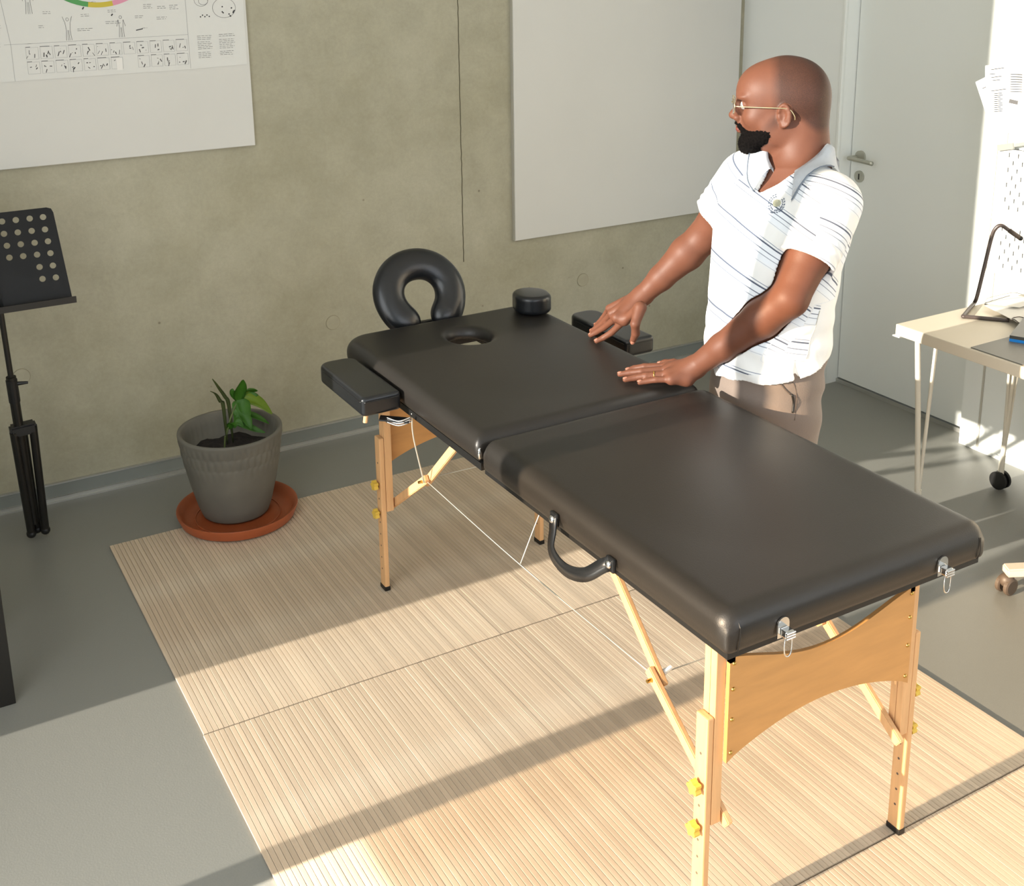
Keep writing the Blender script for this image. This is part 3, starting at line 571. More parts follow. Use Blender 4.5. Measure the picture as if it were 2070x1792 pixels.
# truss cables
def cable(pts, r=.0013):
    bm = bmesh.new(); tube(bm, smoothpath(pts, 6), r, 6); obj('support_cable', bm, M['rope'], mt_, True)
HL_n, HL_f = Vector((1.252, -2.383, .434)), Vector((1.252, -1.345, .434)); HR_n, HR_f = Vector((1.703, -2.383, .434)), Vector((1.703, -1.345, .434))
cable([HL_f, (1.252, -1.86, .425), HL_n]); cable([HR_f, (1.703, -1.86, .425), HR_n]); cable([HL_n, (1.47, -2.383, .43), HR_n]); cable([HL_f, (1.47, -1.345, .43), HR_f])
cable([(1.165, -1.47, .69), (1.19, -1.42, .60), HL_f + Vector((-.01, -.02, .0))], .002)
cable([(1.40, -1.848, .69), (1.32, -1.85, .55), (1.253, -1.86, .427)])
# carrying strap with rivets on the near pad, small bunched one by the armrest
def strap(pts, wd, name='carry_strap'):
    P_ = smoothpath(pts, 8); bm = bmesh.new(); prev = None
    for i, p in enumerate(P_):
        d = (P_[min(i + 1, len(P_) - 1)] - P_[max(i - 1, 0)]).normalized(); up = Vector((0, 0, 1)); s = Vector((-1, 0, 0)); u = s.cross(d).normalized()
        ring = [bm.verts.new(p + u * (a * wd / 2) + s * (b * .002)) for a, b in ((-1, -1), (1, -1), (1, 1), (-1, 1))]
        if prev:
            for k in range(4): bm.faces.new((prev[k], prev[(k + 1) % 4], ring[(k + 1) % 4], ring[k]))
        else: bm.faces.new(ring)
        prev = ring
    bm.faces.new(prev[::-1]); bmesh.ops.recalc_face_normals(bm, faces=bm.faces); o = obj(name, bm, M['vinyl_gloss'], mt_, True); return o, P_
so_, P_ = strap([(1.147, -2.176, .722), (1.138, -2.188, .700), (1.118, -2.215, .668), (1.115, -2.27, .655), (1.12, -2.33, .672), (1.136, -2.368, .705), (1.147, -2.380, .712)], .028)
for y, z in ((-2.179, .716), (-2.378, .711)):
    bm = bmesh.new(); bmesh.ops.create_uvsphere(bm, u_segments=16, v_segments=10, radius=.0085, matrix=Matrix.Translation((1.141, y, z)) @ Matrix.Diagonal((.6, 1, 1, 1))); obj('rivet', bm, M['chrome'], so_, True)
    bm = bmesh.new(); bx(bm, (1.143, y - .013, z - .016), (1.152, y + .013, z + .014), .004); obj('strap_tab', bm, M['vinyl_gloss'], so_)
# latches on the near end
for x in (1.272, 1.665):
    la = empty('draw_latch', (x, YN0, .71)); setparent(la, mt_); la.location = Vector((x, YN0, .71)) - mt_.location
    bm = bmesh.new(); pr = [(x + .013 * math.cos(t), YN0 - .001, .722 + .013 * math.sin(t)) for t in np.linspace(0, math.pi, 10)] + [(x - .013, YN0 - .001, .697), (x + .013, YN0 - .001, .697)]; prism(bm, pr, (0, -.003, 0)); obj('back_plate', bm, M['chrome'], la)
    bm = bmesh.new(); bx(bm, (x - .008, YN0 - .02, .702), (x + .010, YN0 - .004, .717), .003); obj('lever_body', bm, M['chrome'], la)
    for dz in (0, .005, .010):
        bm = bmesh.new(); cyl(bm, (x - .009, YN0 - .0205, .7035 + dz), (x + .011, YN0 - .0205, .7035 + dz), .0018, 8); obj('spring_coil', bm, M['chrome'], la)
    bm = bmesh.new(); L_ = [(x - .006, YN0 - .016, .706), (x - .0075, YN0 - .016, .690), (x - .006, YN0 - .016, .672), (x + .001, YN0 - .016, .666), (x + .008, YN0 - .016, .672), (x + .0095, YN0 - .016, .690), (x + .008, YN0 - .016, .706)]; tube(bm, smoothpath(L_, 5), .0013, 8); obj('wire_bail', bm, M['chrome'], la, True)
# armrests (padded, one each side near the head end)
def armrest(x0, x1, y0, y1, z0, z1, sg):
    def b(f):
        def fn(x, y, z):
            cx, cy, hx, hy = (x0 + x1) / 2, (y0 + y1) / 2, (x1 - x0) / 2, (y1 - y0) / 2; rr = np.where(y > cy, .036, .010); r = .009
            qx, qy = np.abs(x - cx) - hx + rr, np.abs(y - cy) - hy + rr; d2 = np.sqrt(np.maximum(qx, 0) ** 2 + np.maximum(qy, 0) ** 2) + np.minimum(np.maximum(qx, qy), 0) - rr
            zc = np.abs(z - (z0 + z1) / 2) - (z1 - z0) / 2; a, bb_ = d2 + r, zc + r; return np.sqrt(np.maximum(a, 0) ** 2 + np.maximum(bb_, 0) ** 2) + np.minimum(np.maximum(a, bb_), 0) - r
        f.put((x0, y0, z0), (x1, y1, z1), fn, 0)
    a = sdf_obj('armrest', (x0 - .01, y0 - .01, z0 - .01), (x1 + .01, y1 + .01, z1 + .01), .0035, b, M['vinyl_gloss'], mt_, 1); a['label'] = 'separate narrow black armrest pad'
    pts = [(x0 + .012, y0 + .001, z1 - .012), (x1 - .012, y0 + .001, z1 - .012)]; bm = bmesh.new(); tube(bm, [(x0 - .0005, y1 - .05, z1 - .012), (x0 - .0005, y0 + .012, z1 - .012), (x0 + .008, y0 - .0005, z1 - .012), (x1 - .008, y0 - .0005, z1 - .012)], .0011, 5); obj('piping', bm, M['black'], a)
    bm = bmesh.new(); xa, xb = (x1 - .02, BX0 + .03) if sg < 0 else (BX1 - .03, x0 + .02)
    for y in (y0 + .06, y0 + .20): bx(bm, (xa, y, z0 - .012), (xb, y + .02, z0 - .001))
    obj('armrest_bracket', bm, M['beech'], a)
armrest(1.036, 1.144, -1.455, -1.142, .700, .751, -1); armrest(1.853, 1.953, -1.445, -1.135, .700, .751, 1)
for (a, b) in (((1.098, -1.458, .690), (1.15, -1.497, .693)),):
    for k in range(3):
        bm = bmesh.new(); tube(bm, smoothpath([Vector(a) + Vector((0, 0, -.006 * k)), (Vector(a) + Vector(b)) / 2 + Vector((-.004, -.008, -.007 - .006 * k)), Vector(b) + Vector((0, 0, -.006 * k))], 6), .0022, 8); obj('bracket_rod', bm, M['chrome'], mt_, True)
bm = bmesh.new(); bar(bm, (1.085, -1.447, .687), (1.15, -1.487, .68), .03, .004); obj('bracket_strap', bm, M['vinyl_gloss'], mt_)
bm = bmesh.new(); cyl(bm, (1.056, -1.43, .70), (1.052, -1.43, .676), .006, 12); obj('armrest_peg', bm, M['beech'], mt_)
# face cradle: horseshoe cushion tilted up beyond the head end
cc = Vector((1.462, -0.905, 0.838)); tilt = math.radians(62); ex = Vector((1, 0.0, 0)); ey = Vector((0, math.cos(tilt), math.sin(tilt))); en = ex.cross(ey)
def cradle(f):
    L2 = [(-.066, -.098), (-.088, -.070), (-.102, -.030), (-.098, .012), (-.072, .050), (-.036, .070), (0, .075)]; L2 = L2 + [(-a, b) for a, b in L2[-2::-1]]
    pts = smoothpath([cc + ex * a + ey * b for a, b in L2], 3)
    Rm = [list(ex), list(ey), list(en)]
    for p in pts: f.ell(p, (.047, .046, .030), Rm, .010)
sdf_obj('face_cradle', (1.27, -1.02, .66), (1.66, -.78, 1.02), .0045, cradle, M['vinyl_gloss'], mt_, 2)['label'] = 'horseshoe shaped face cradle cushion'
bm = bmesh.new()
for x in (1.40, 1.53): tube(bm, smoothpath([(x, -1.02, .708), (x, -.96, .70), (x, -.925, .73), (x, -.90, .79)], 5), .008, 10)
bar(bm, (1.38, -.925, .725), (1.55, -.925, .725), .02, .02); obj('cradle_frame', bm, M['black'], mt_, True)
# small loose bolster on the far right corner
def cush(f):
    R_ = [[math.cos(-.25), math.sin(-.25), 0], [-math.sin(-.25), math.cos(-.25), 0], [0, 0, 1]]; c = (1.745, -1.105, ZTP + .0315)
    def fn(x, y, z):
        dx, dy, dz = x - c[0], y - c[1], z - c[2]; qx = R_[0][0] * dx + R_[0][1] * dy; qy = R_[1][0] * dx + R_[1][1] * dy; rr = .052; r = .011
        ax_ = np.abs(qx) - .056 + rr; ay = np.abs(qy) - .062 + rr; d2 = np.sqrt(np.maximum(ax_, 0) ** 2 + np.maximum(ay, 0) ** 2) + np.minimum(np.maximum(ax_, ay), 0) - rr
        zc = np.abs(dz + .0015 * (qx / .056)) - .027 - .004 * (1 - np.clip((qx / .06) ** 2 + (qy / .07) ** 2, 0, 1)); a, b = d2 + r, zc + r
        return np.sqrt(np.maximum(a, 0) ** 2 + np.maximum(b, 0) ** 2) + np.minimum(np.maximum(a, b), 0) - r
    f.put((c[0] - .09, c[1] - .09, c[2] - .04), (c[0] + .09, c[1] + .09, c[2] + .04), fn, 0)
tag(sdf_obj('bolster_cushion', (1.64, -1.21, ZTP - .01), (1.85, -1.0, ZTP + .08), .0035, cush, M['vinyl_gloss'], None, 1), 'small rounded black cushion resting on far right corner of the bench', 'cushion')
# ================================================================== PLANT POT AND SAUCER
sc_ = Vector((0.975, -0.463, 0))
SZ = 0.0
bm = bmesh.new(); lathe(bm, [(.0, .0), (.165, .0), (.180, .012), (.192, .034), (.199, .036), (.200, .031), (.188, .0), (.168, -.006), (0, -.006)][::1], 64, (sc_.x, sc_.y, .013)); o = obj('plant_saucer', bm, M['saucer']); autosmooth(o, 50); tag(o, 'round terracotta coloured saucer lying under the grey plant pot', 'saucer')
bm = bmesh.new(); tube(bm, [(sc_.x + .140 * math.cos(t), sc_.y + .140 * math.sin(t), .0138) for t in np.linspace(0, 2 * math.pi, 49)], .0025, 8, False); q = obj('raised_ring', bm, M['saucer'], o, True)
pt_ = empty('potted_plant', (sc_.x + .003, sc_.y + .03, .013)); tag(pt_, 'grey stoneware plant pot with a few green leaves, standing in terracotta saucer', 'potted plant')
pc = (sc_.x + .003, sc_.y + .03, .0135)
prof = [(0.0, 0), (.098, 0), (.110, .006), (.122, .04), (.142, .12), (.158, .20), (.167, .26), (.171, .293), (.170, .300), (.163, .301), (.157, .296), (.152, .26), (.144, .205)]
bm = bmesh.new(); n = 128; rings = []
HP = [(0.0, 0), (.098, 0), (.110, .006)] + [(np.interp(z, [.006, .04, .12, .20, .26, .293], [.110, .122, .142, .158, .167, .171]), z) for z in np.linspace(.012, .293, 70)] + prof[8:] + [(0.001, .205)]
for r, z in HP:
    ring = []
    for k in range(n * 2):
        a = 2 * math.pi * k / (2 * n); rr = r
        if .165 < z < .288 and r > .15:
            fade = min(1, (z - .165) / .05) * min(1, (.288 - z) / .012); u = a * 44 / (2 * math.pi); v = (z) / .042
            row = math.floor(v); fu = (u + .5 * (row % 2)) % 1.0; fv = v - row; d = 1 - min(1, math.hypot((fu - .5) * 1.9, (fv - .55) * 1.7)); rr = r + fade * (.0036 * max(d, 0) ** .7 - .002)
        ring.append(bm.verts.new((pc[0] + rr * math.cos(a), pc[1] + rr * math.sin(a), pc[2] + z)))
    rings.append(ring)
for A, B in zip(rings, rings[1:]):
    m_ = len(A)
    for k in range(m_): bm.faces.new((A[k], A[(k + 1) % m_], B[(k + 1) % m_], B[k]))
bm.faces.new(rings[0][::-1]); o = obj('pot', bm, M['pot'], pt_, True)
bm = bmesh.new(); m_ = 40; g = {}
for i in range(m_ + 1):
    for k in range(24):
        r = .1455 * (k / 23); a = 2 * math.pi * i / m_
        if i < m_: g[i, k] = bm.verts.new((pc[0] + r * math.cos(a), pc[1] + r * math.sin(a), pc[2] + .214 + random.uniform(-.004, .004) + .006 * math.sin(7 * a) * k / 23))
for i in range(m_):
    for k in range(23):
        try: bm.faces.new((g[i, k], g[i, k + 1], g[(i + 1) % m_, k + 1], g[(i + 1) % m_, k]))
        except ValueError: pass
obj('soil', bm, M['soil'], pt_, True)
def leaf(pts, wd, mt, name='leaf', curl=.3, side=None):
    P_ = smoothpath(pts, 6); bm = bmesh.new(); prev = None; n = len(P_)
    for i, p in enumerate(P_):
        t = i / (n - 1); d = (P_[min(i + 1, n - 1)] - P_[max(i - 1, 0)]).normalized(); s = side.normalized() if side is not None else d.cross(Vector((0, 0, 1))).normalized()
        s = (s - d * s.dot(d)).normalized(); u = s.cross(d); ww = wd * (math.sin(math.pi * min(1, t ** .75 * .97 + .015))) ** .8 + .0006
        row = [bm.verts.new(p + s * (ww * a) + u * (curl * ww * (abs(a) ** 1.5) + .0012 * math.sin(9 * t + 3 * a))) for a in (-1, -.5, 0, .5, 1)]
        if prev:
            for k in range(4): bm.faces.new((prev[k], prev[k + 1], row[k + 1], row[k]))
        prev = row
    ext = bmesh.ops.solidify(bm, geom=bm.faces[:], thickness=.0006); return obj(name, bm, mt, pt_, True)
def pl(px, py, y): return PA(px, py, 1, y)
Yp = pc[1]
cam_side = CR
st = [pl(458, 880, Yp), pl(465, 850, Yp), pl(478, 815, Yp), pl(486, 800, Yp)]
bm = bmesh.new(); tube(bm, smoothpath(st, 5), .003, 8); obj('stem', bm, M['leaf_dull'], pt_, True)
for k, (a, wd, mt, cu) in enumerate((
    ([(480, 812), (484, 795), (489, 780), (491, 768)], .019, 'leaf', .3), ([(480, 815), (492, 798), (508, 792), (521, 791)], .017, 'leaf', .3),
    ([(482, 812), (476, 800), (470, 792), (470, 786)], .012, 'leaf', .3), ([(484, 812), (500, 803), (512, 799), (522, 799)], .012, 'leaf', .2),
    ([(480, 812), (500, 805), (526, 815), (550, 837)], .020, 'leaf_pale', .55), ([(478, 808), (486, 815), (494, 835), (500, 862)], .026, 'leaf', .35),
    ([(472, 812), (480, 825), (480, 845), (474, 866)], .018, 'leaf', .3), ([(490, 838), (505, 838), (525, 845), (544, 857)], .010, 'leaf', .3),
    ([(478, 858), (495, 860), (515, 868), (536, 875)], .011, 'leaf', .3), ([(462, 868), (470, 855), (480, 852), (492, 862)], .016, 'leaf', .2), ([(470, 830), (486, 836), (500, 850), (508, 868)], .018, 'leaf', .3))):
    dy = (-.03, .02, .0, -.02, -.045, -.035, -.02, .0, -.05, -.03, -.05)[k]
    P_ = [pl(x, y, Yp + dy * (i / 3)) for i, (x, y) in enumerate(a)]; leaf(P_, wd, M[mt], curl=cu, side=CR * .8 + CU * .5 if k not in (4, 7, 8) else CU)
for a in ([(466, 826), (455, 800), (440, 780), (429, 766)], [(454, 824), (446, 810), (437, 797), (425, 791)]):
    P_ = [pl(x, y, Yp + .06) for x, y in a]; P_[0] = P_[0]; leaf([Vector((P_[0].x, P_[0].y, pc[2] + .215)), P_[0] * .7 + P_[1] * .3] + P_[1:], .0065, M['leaf_dull'], 'blade_leaf', .5, CR)
bm = bmesh.new(); cyl(bm, pl(454, 908, Yp), pl(455, 882, Yp), .003, 8); obj('support_stick', bm, M['leaf_dull'], pt_)
# ================================================================== MUSIC STAND
ms = empty('music_stand', (0.36, -0.30, 0)); tag(ms, 'black music stand with round perforations in its desk, folded legs', 'music stand')
fy = -0.30
tl, bl = PA(98, 419, 1, fy - .02), PA(148, 602, 1, fy - .10)
nrm = None
U_ = (PA(100, 425, 1, fy + .02) - PA(145, 602, 1, fy - .06)); bR = PA(146, 601, 1, fy - .06); tR = PA(106, 418, 1, fy + .02)
Xd = Vector((1, 0, 0)); Ud = (tR - bR); H_ = Ud.length; lean = Ud.x; Ud = Vector((0, Ud.y, Ud.z)).normalized(); Hh = abs((tR - bR).dot(Ud)); x1b, x1t = bR.x, tR.x
Nn = Xd.cross(Ud).normalized()
W_ = 0.46
def dp(u, v):  # u 0..1 from right to left edge, v height fraction
    x = x1b + (x1t - x1b) * v; return Vector((x, bR.y, bR.z)) + Ud * (Hh * v) - Xd * (u * (W_ - 2 * (x1b - x1t) * v))
bm = bmesh.new(); cr = .018
out = [(bR.x, 0.0)]
# perforated sheet: boolean-free grid with circular holes
holes = []
for r_, (hx0, hy_) in enumerate(((87, 439), (91, 464), (97, 488), (102, 512), (107, 537), (113, 561))):
    for c_ in range(7):
        if r_ >= 4 and c_ >= 2: continue
        hx_ = hx0 - 28 * c_ + (1 if c_ else 0); hyy = hy_ + 3.0 * c_; holes.append((hx_, hyy))
def plane_hit(px, py):
    d = ray(px, py); t = (bR - CP).dot(Nn) / d.dot(Nn); return CP + d * t
HC = [plane_hit(a, b) for a, b in holes]; HCu = [((h - bR).dot(Xd), (h - bR).dot(Ud)) for h in HC]
from mathutils.geometry import delaunay_2d_cdt
pin = lambda a, b: Vector((a, b))
outline = [pin(0, 0), pin(x1t - x1b, Hh - cr), pin(x1t - x1b - .005, Hh - .005), pin(x1t - x1b - cr, Hh), pin(-W_ + .07, Hh), pin(-W_ + .05, Hh - cr), pin(-W_, 0)]
V2 = list(outline); Fc = [list(range(len(outline)))]; E2 = [(i, (i + 1) % len(outline)) for i in range(len(outline))]; hr = .0092
for (a, b) in HCu + [((plane_hit(125, 549) - bR).dot(Xd), (plane_hit(125, 549) - bR).dot(Ud)), ((plane_hit(128, 561) - bR).dot(Xd), (plane_hit(128, 561) - bR).dot(Ud))]:
    r0 = hr if len(V2) < len(outline) + 16 * len(HCu) else .0028; s0 = len(V2)
    for k in range(16): V2.append(pin(a + r0 * math.cos(k * math.pi / 8), b + r0 * math.sin(k * math.pi / 8))); E2.append((s0 + k, s0 + (k + 1) % 16))
vo, eo, fo, _, _, _ = delaunay_2d_cdt(V2, E2, [], 2, 1e-6)
hc2 = [(a, b, hr) for a, b in HCu]
bm = bmesh.new(); bv = [bm.verts.new(bR + Xd * v.x + Ud * v.y) for v in vo]
def inside_poly(x, y):
    c = False; n_ = len(outline)
    for i in range(n_):
        a, b = outline[i], outline[(i + 1) % n_]
        if (a.y > y) != (b.y > y) and x < (b.x - a.x) * (y - a.y) / (b.y - a.y) + a.x: c = not c
    return c
for f_ in fo:
    mx_ = sum(vo[i].x for i in f_) / len(f_); my_ = sum(vo[i].y for i in f_) / len(f_)
    if not inside_poly(mx_, my_) or any((mx_ - a) ** 2 + (my_ - b) ** 2 < r * r * .97 for a, b, r in hc2): continue
    bm.faces.new([bv[i] for i in f_])
bmesh.ops.solidify(bm, geom=bm.faces[:], thickness=.0018); bmesh.ops.recalc_face_normals(bm, faces=bm.faces); obj('perforated_desk', bm, M['black_metal'], ms)
bm = bmesh.new(); bx(bm, (bR.x - W_, bR.y - .05, bR.z - .004), (bR.x + .004, bR.y + .003, bR.z)); bx(bm, (bR.x - W_, bR.y - .052, bR.z - .004), (bR.x + .004, bR.y - .049, bR.z + .016)); obj('sheet_ledge', bm, M['black_metal'], ms)
pb = PA(68, 1080, 2, 0.012); ptp = PA(0, 622, 1, bR.y + .01); pb = Vector((.362, -.262, .012)); axis = (ptp - pb).normalized()
def al(z): return pb + axis * ((z - pb.z) / axis.z)
bm = bmesh.new(); cyl(bm, al(.42), ptp, .0085, 16); obj('inner_pole', bm, M['black_metal'], ms, False)
bm = bmesh.new(); cyl(bm, al(.06), al(.585), .015, 16); obj('outer_pole', bm, M['black_metal'], ms)
bm = bmesh.new(); cyl(bm, al(.50), al(.575), .017, 16); obj('height_collar', bm, M['black'], ms)
bm = bmesh.new(); c_ = al(.56); cyl(bm, c_, c_ + Vector((.045, -.01, .0)), .008, 12, .004); obj('clamp_screw', bm, M['black'], ms)
bm = bmesh.new(); c_ = al(.40); bar(bm, c_ + Vector((-.028, 0, 0)), c_ + Vector((.05, 0, .004)), .045, .035, bev=.006); obj('leg_hub', bm, M['black'], ms)
for dx, dy, zt in ((-.018, -.012, .40), (.012, .012, .40), (.040, -.01, .41)):
    bm = bmesh.new(); a = al(.40) + Vector((dx, dy, zt - .40)); b = pb + Vector((dx * .75 + (.0 if dx < .03 else .0), dy, .010)); cyl(bm, a, b, .0125, 14); lg = obj('leg', bm, M['black_metal'], ms)
    bm = bmesh.new(); bmesh.ops.create_uvsphere(bm, u_segments=14, v_segments=10, radius=.0155, matrix=Matrix.Translation(b + Vector((0, 0, .006)))); obj('rubber_foot', bm, M['black'], lg, True)
bm = bmesh.new(); bar(bm, ptp, Vector((ptp.x - .01, bR.y + .004, bR.z + .08)), .03, .02); obj('desk_bracket', bm, M['black'], ms)
# ================================================================== BLACK WOODEN STOOL (one leg reaches into the picture)
M['blackwood'] = mat('black_stained_wood', '#17140f', 0.5, noise=.2, nscale=30)
stl = empty('wooden_stool', (-.02, -1.13, 0)); tag(stl, 'black wooden stool leg and rail at lower left edge of the photo', 'stool')
for x in (.160, -.22):
    for y in (-1.13, -.80): box('leg', (x - .020, y - .018, 0), (x + .020, y + .018, .46), M['blackwood'], stl, .002)
bm = bmesh.new(); bar(bm, (-.21, -1.13, .15), (.155, -1.13, .15), .02, .035); obj('stretcher', bm, M['blackwood'], stl)
bm = bmesh.new(); bar(bm, (-.21, -.80, .15), (.155, -.80, .15), .02, .035); obj('stretcher', bm, M['blackwood'], stl)
box('seat', (-.26, -1.16, .46), (.19, -.77, .49), M['blackwood'], stl, .006)
# ================================================================== DESK AND WHAT STANDS ON IT
ZD = 0.69
DC = PZ(1811, 655, ZD); DX0, DY0 = DC.x, DC.y
dk = empty('desk', (DX0 + .36, DY0 - .6, 0)); tag(dk, 'pale beige desk with thin steel rod legs against the white wall', 'desk')
bm = bmesh.new(); bx(bm, (DX0, DY0 - 1.25, ZD - .036), (XW - .02, DY0, ZD), .003); obj('desktop', bm, M['desk'], dk)
bm = bmesh.new(); bx(bm, (DX0 - .004, DY0 - .02, ZD - .040), (DX0 + .02, DY0 + .006, ZD - .036)); obj('corner_clip', bm, M['whitepl'], dk)
def hairpin(c, foot, wheel=True, rf=.007):
    lg = empty('leg', foot); setparent(lg, dk); lg.location = Vector(foot) - dk.location; f0 = Vector(foot) + Vector((0, 0, .11))
    for k, (dx, dy, r) in enumerate(c):
        bm = bmesh.new(); tube(bm, smoothpath([(foot[0] + dx, foot[1] + dy, ZD - .04), (foot[0] + dx * .5, foot[1] + dy * .5, .38), (foot[0] + dx * .10, foot[1] + dy * .10, .13), (foot[0], foot[1], .105)], 4), r, 10); obj('leg_rod', bm, M['desk_leg'], lg, True)
    bm = bmesh.new(); cyl(bm, (foot[0], foot[1], .125), (foot[0], foot[1], .055), .010, 14); obj('castor_stem', bm, M['desk_leg'], lg)
    for sx in (-.011, .011):
        bm = bmesh.new(); cyl(bm, (foot[0] + sx - .005, foot[1], .034), (foot[0] + sx + .005, foot[1], .034), .032, 24); obj('castor_wheel', bm, M['black'], lg)
f1 = PZ(1811, 1040, 0.0)
hairpin([(-.05, .01, .0085), (.0, -.02, .005), (.03, .0, .005)], (DX0 + .10, DY0 - .055, 0))
f2 = PZ(2010, 984, 0.0)
hairpin([(-.02, .0, .0045), (.012, .0, .0085), (.045, -.01, .0045)], (f2.x, f2.y - .02, 0))
hairpin([(-.02, .0, .0045), (.012, .0, .0085), (.045, -.01, .0045)], (DX0 + .10, DY0 - 1.15, 0)); hairpin([(-.02, .0, .0045), (.012, .0, .0085), (.045, -.01, .0045)], (f2.x, DY0 - 1.15, 0))
# desk lamp of one bent tube
lp = empty('desk_lamp', PZ(1975, 640, ZD)); tag(lp, 'dark bent-tube desk lamp with slim grey head on the beige desk', 'lamp')
r_ = .0062; zz = ZD + r_ + .0004
A_ = PZ(1947, 640, zz); B_ = PZ(2040, 648, zz); Cc = PZ(1974, 610, zz); C2 = PZ(2052, 622, zz)
L0 = PZ(1970, 612, zz); xl = L0.x
T1 = PA(1976, 596, 0, xl); T2 = PA(2004, 482, 0, xl + .03); T3 = PA(2012, 463, 0, xl + .035); T4 = PA(2024, 456, 0, xl + .045); T5 = PA(2040, 466, 0, xl + .06); T6 = PA(2063, 482, 0, xl + .08)
bm = bmesh.new(); path = [B_, B_ * .4 + A_ * .6, A_ + (B_ - A_) * .08, A_, A_ + (L0 - A_) * .12, A_ * .3 + L0 * .7, L0, T1, T1 * .5 + T2 * .5, T2, T3, T4, T5]
tube(bm, smoothpath(path, 6), r_, 14); obj('bent_tube', bm, M['lampm'], lp, True)
bm = bmesh.new(); tube(bm, [T5, T6], .0075, 14); obj('lamp_head', bm, M['greyplastic'], lp, True)
bm = bmesh.new(); bmesh.ops.create_uvsphere(bm, u_segments=12, v_segments=8, radius=.008, matrix=Matrix.Translation(T6)); obj('switch_knob', bm, M['black'], lp, True)
# desk mat, laptop, papers, cable, spectacles
dm = bmesh.new(); q = [PZ(a, b, ZD) for a, b in ((1970, 702), (2040, 682), (2140, 700), (2080, 745))]
q = [Vector((DX0 + .008, q[0].y, ZD + .0004)), Vector((DX0 + .34, q[0].y + .004, ZD + .0004)), Vector((DX0 + .36, q[0].y - .5, ZD + .0004)), Vector((DX0 + .008, q[0].y - .5, ZD + .0004))]
prism(dm, q, (0, 0, .0028)); o = obj('desk_mat', dm, M['deskpad']); tag(o, 'dark grey desk mat along the desk edge', 'desk mat')
c0 = PZ(2040, 690, ZD + .004); lt = empty('laptop', c0); tag(lt, 'closed dark laptop with bright blue edge on the grey mat', 'laptop')
dx_, dy_ = Vector((.86, .25, 0)).normalized(), Vector((.25, -.86, 0)).normalized()
dx_ = (PZ(2062, 662, ZD) - PZ(2040, 690, ZD)); dx_.z = 0; dx_.normalize(); dy_ = Vector((dx_.y, -dx_.x, 0))
for nm, z0, z1, mt in (('blue_shell', .0002, .009, 'blue'), ('lid', .009, .019, 'laptop')):
    bm = bmesh.new(); b0 = Vector((c0.x, c0.y, ZD + .0034 + z0)); prism(bm, [b0, b0 + dx_ * .23, b0 + dx_ * .23 + dy_ * .34, b0 + dy_ * .34], (0, 0, z1 - z0)); obj(nm, bm, M[mt], lt)
def sheet(name, pts, lab, cat, mt, h=.0006, z=0):
    bm = bmesh.new(); prism(bm, [Vector((p.x, p.y, p.z + z)) for p in pts], (0, 0, h)); o = obj(name, bm, mt); tag(o, lab, cat); return o
zz2 = ZD + .016
sheet('paper_sheet', [PZ(1990, 618, zz2), PZ(2062, 655, zz2), PZ(2110, 640, zz2), PZ(2045, 602, zz2)], 'white paper sheet lying over the lamp base on the desk', 'paper', M['paper'])
sheet('paper_sheet', [PZ(1992, 614, zz2 + .008), PZ(2048, 597, zz2 + .008), PZ(2110, 608, zz2 + .008), PZ(2060, 622, zz2 + .008)], 'upper white paper sheet at the back of the desk', 'paper', M['paper'], .001)
sheet('dark_folder', [PZ(1990, 617, ZD), PZ(2075, 617, ZD), PZ(2110, 612, ZD), PZ(2040, 602, ZD)], 'thin dark folder lying beneath the papers on the desk', 'folder', M['laptop'], .008, .0005)
bm = bmesh.new(); tube(bm, smoothpath([PZ(1990, 614, zz2 + .010), PZ(1996, 604, ZD + .04), PZ(2020, 597, ZD + .05), PZ(2052, 592, ZD + .05), PZ(2075, 600, ZD + .03), PZ(2090, 608, ZD + .028)], 6), .0013, 6); o = obj('thin_cable', bm, M['steel'], None, True); tag(o, 'thin grey cable looping over the desk papers', 'cable')
bm = bmesh.new(); tube(bm, smoothpath([PZ(2080, 660, zz2 + .005), PZ(2062, 654, zz2 + .004), PZ(2050, 646, zz2 + .003), PZ(2043, 648, zz2 + .003), PZ(2048, 643, zz2 + .004), PZ(2052, 642, zz2 + .005), PZ(2062, 641, zz2 + .005), PZ(2080, 646, zz2 + .004)], 6), .0016, 6); o = obj('wire_loop', bm, M['lampm'], None, True); tag(o, 'small dark twisted wire loop lying on the white paper', 'wire')
# pegboard with slots, pinned papers above it
XPG = XW - 0.016; a = PA(2020, 298, 0, XPG); ZP1 = a.z; YP0 = a.y; YP1 = YP0 - 1.0
PG = empty('pegboard', (XPG, YP0, ZD)); tag(PG, 'white slotted pegboard on the sunlit wall above the back of the desk', 'pegboard')
cw, ch = .0042, .016; zsh = PA(2040, 442, 0, XPG).z; bm = bmesh.new()
row = 0; z = ZP1 - .02; zprev = ZP1
while z > ZD + .03:
    bx(bm, (XPG - .004, YP1, z + ch / 2), (XPG, YP0, zprev)); y = YP0 - (.046 + (.018 if row % 2 else 0)); yl = YP0
    if abs(z - zsh) > .02:
        while y > YP1 + .03: bx(bm, (XPG - .004, y + cw / 2, z - ch / 2), (XPG, yl, z + ch / 2)); yl = y - cw / 2; y -= .036
    bx(bm, (XPG - .004, YP1, z - ch / 2), (XPG, yl, z + ch / 2)); zprev = z - ch / 2; z -= .0262; row += 1
bx(bm, (XPG - .004, YP1, ZD + .002), (XPG, YP0, zprev)); obj('slotted_panel', bm, M['peg'], PG)
box('slot_shade_backing', (XPG + .006, YP1, ZD + .002), (XPG + .010, YP0, ZP1), M['black'], PG)  # black sheet standing in for the shade inside the slots
bm = bmesh.new(); bar(bm, PA(2018, 299, 0, XPG - .008), PA(2100, 286, 0, XPG - .008), .008, .012); obj('top_rail', bm, M['alu'], PG)
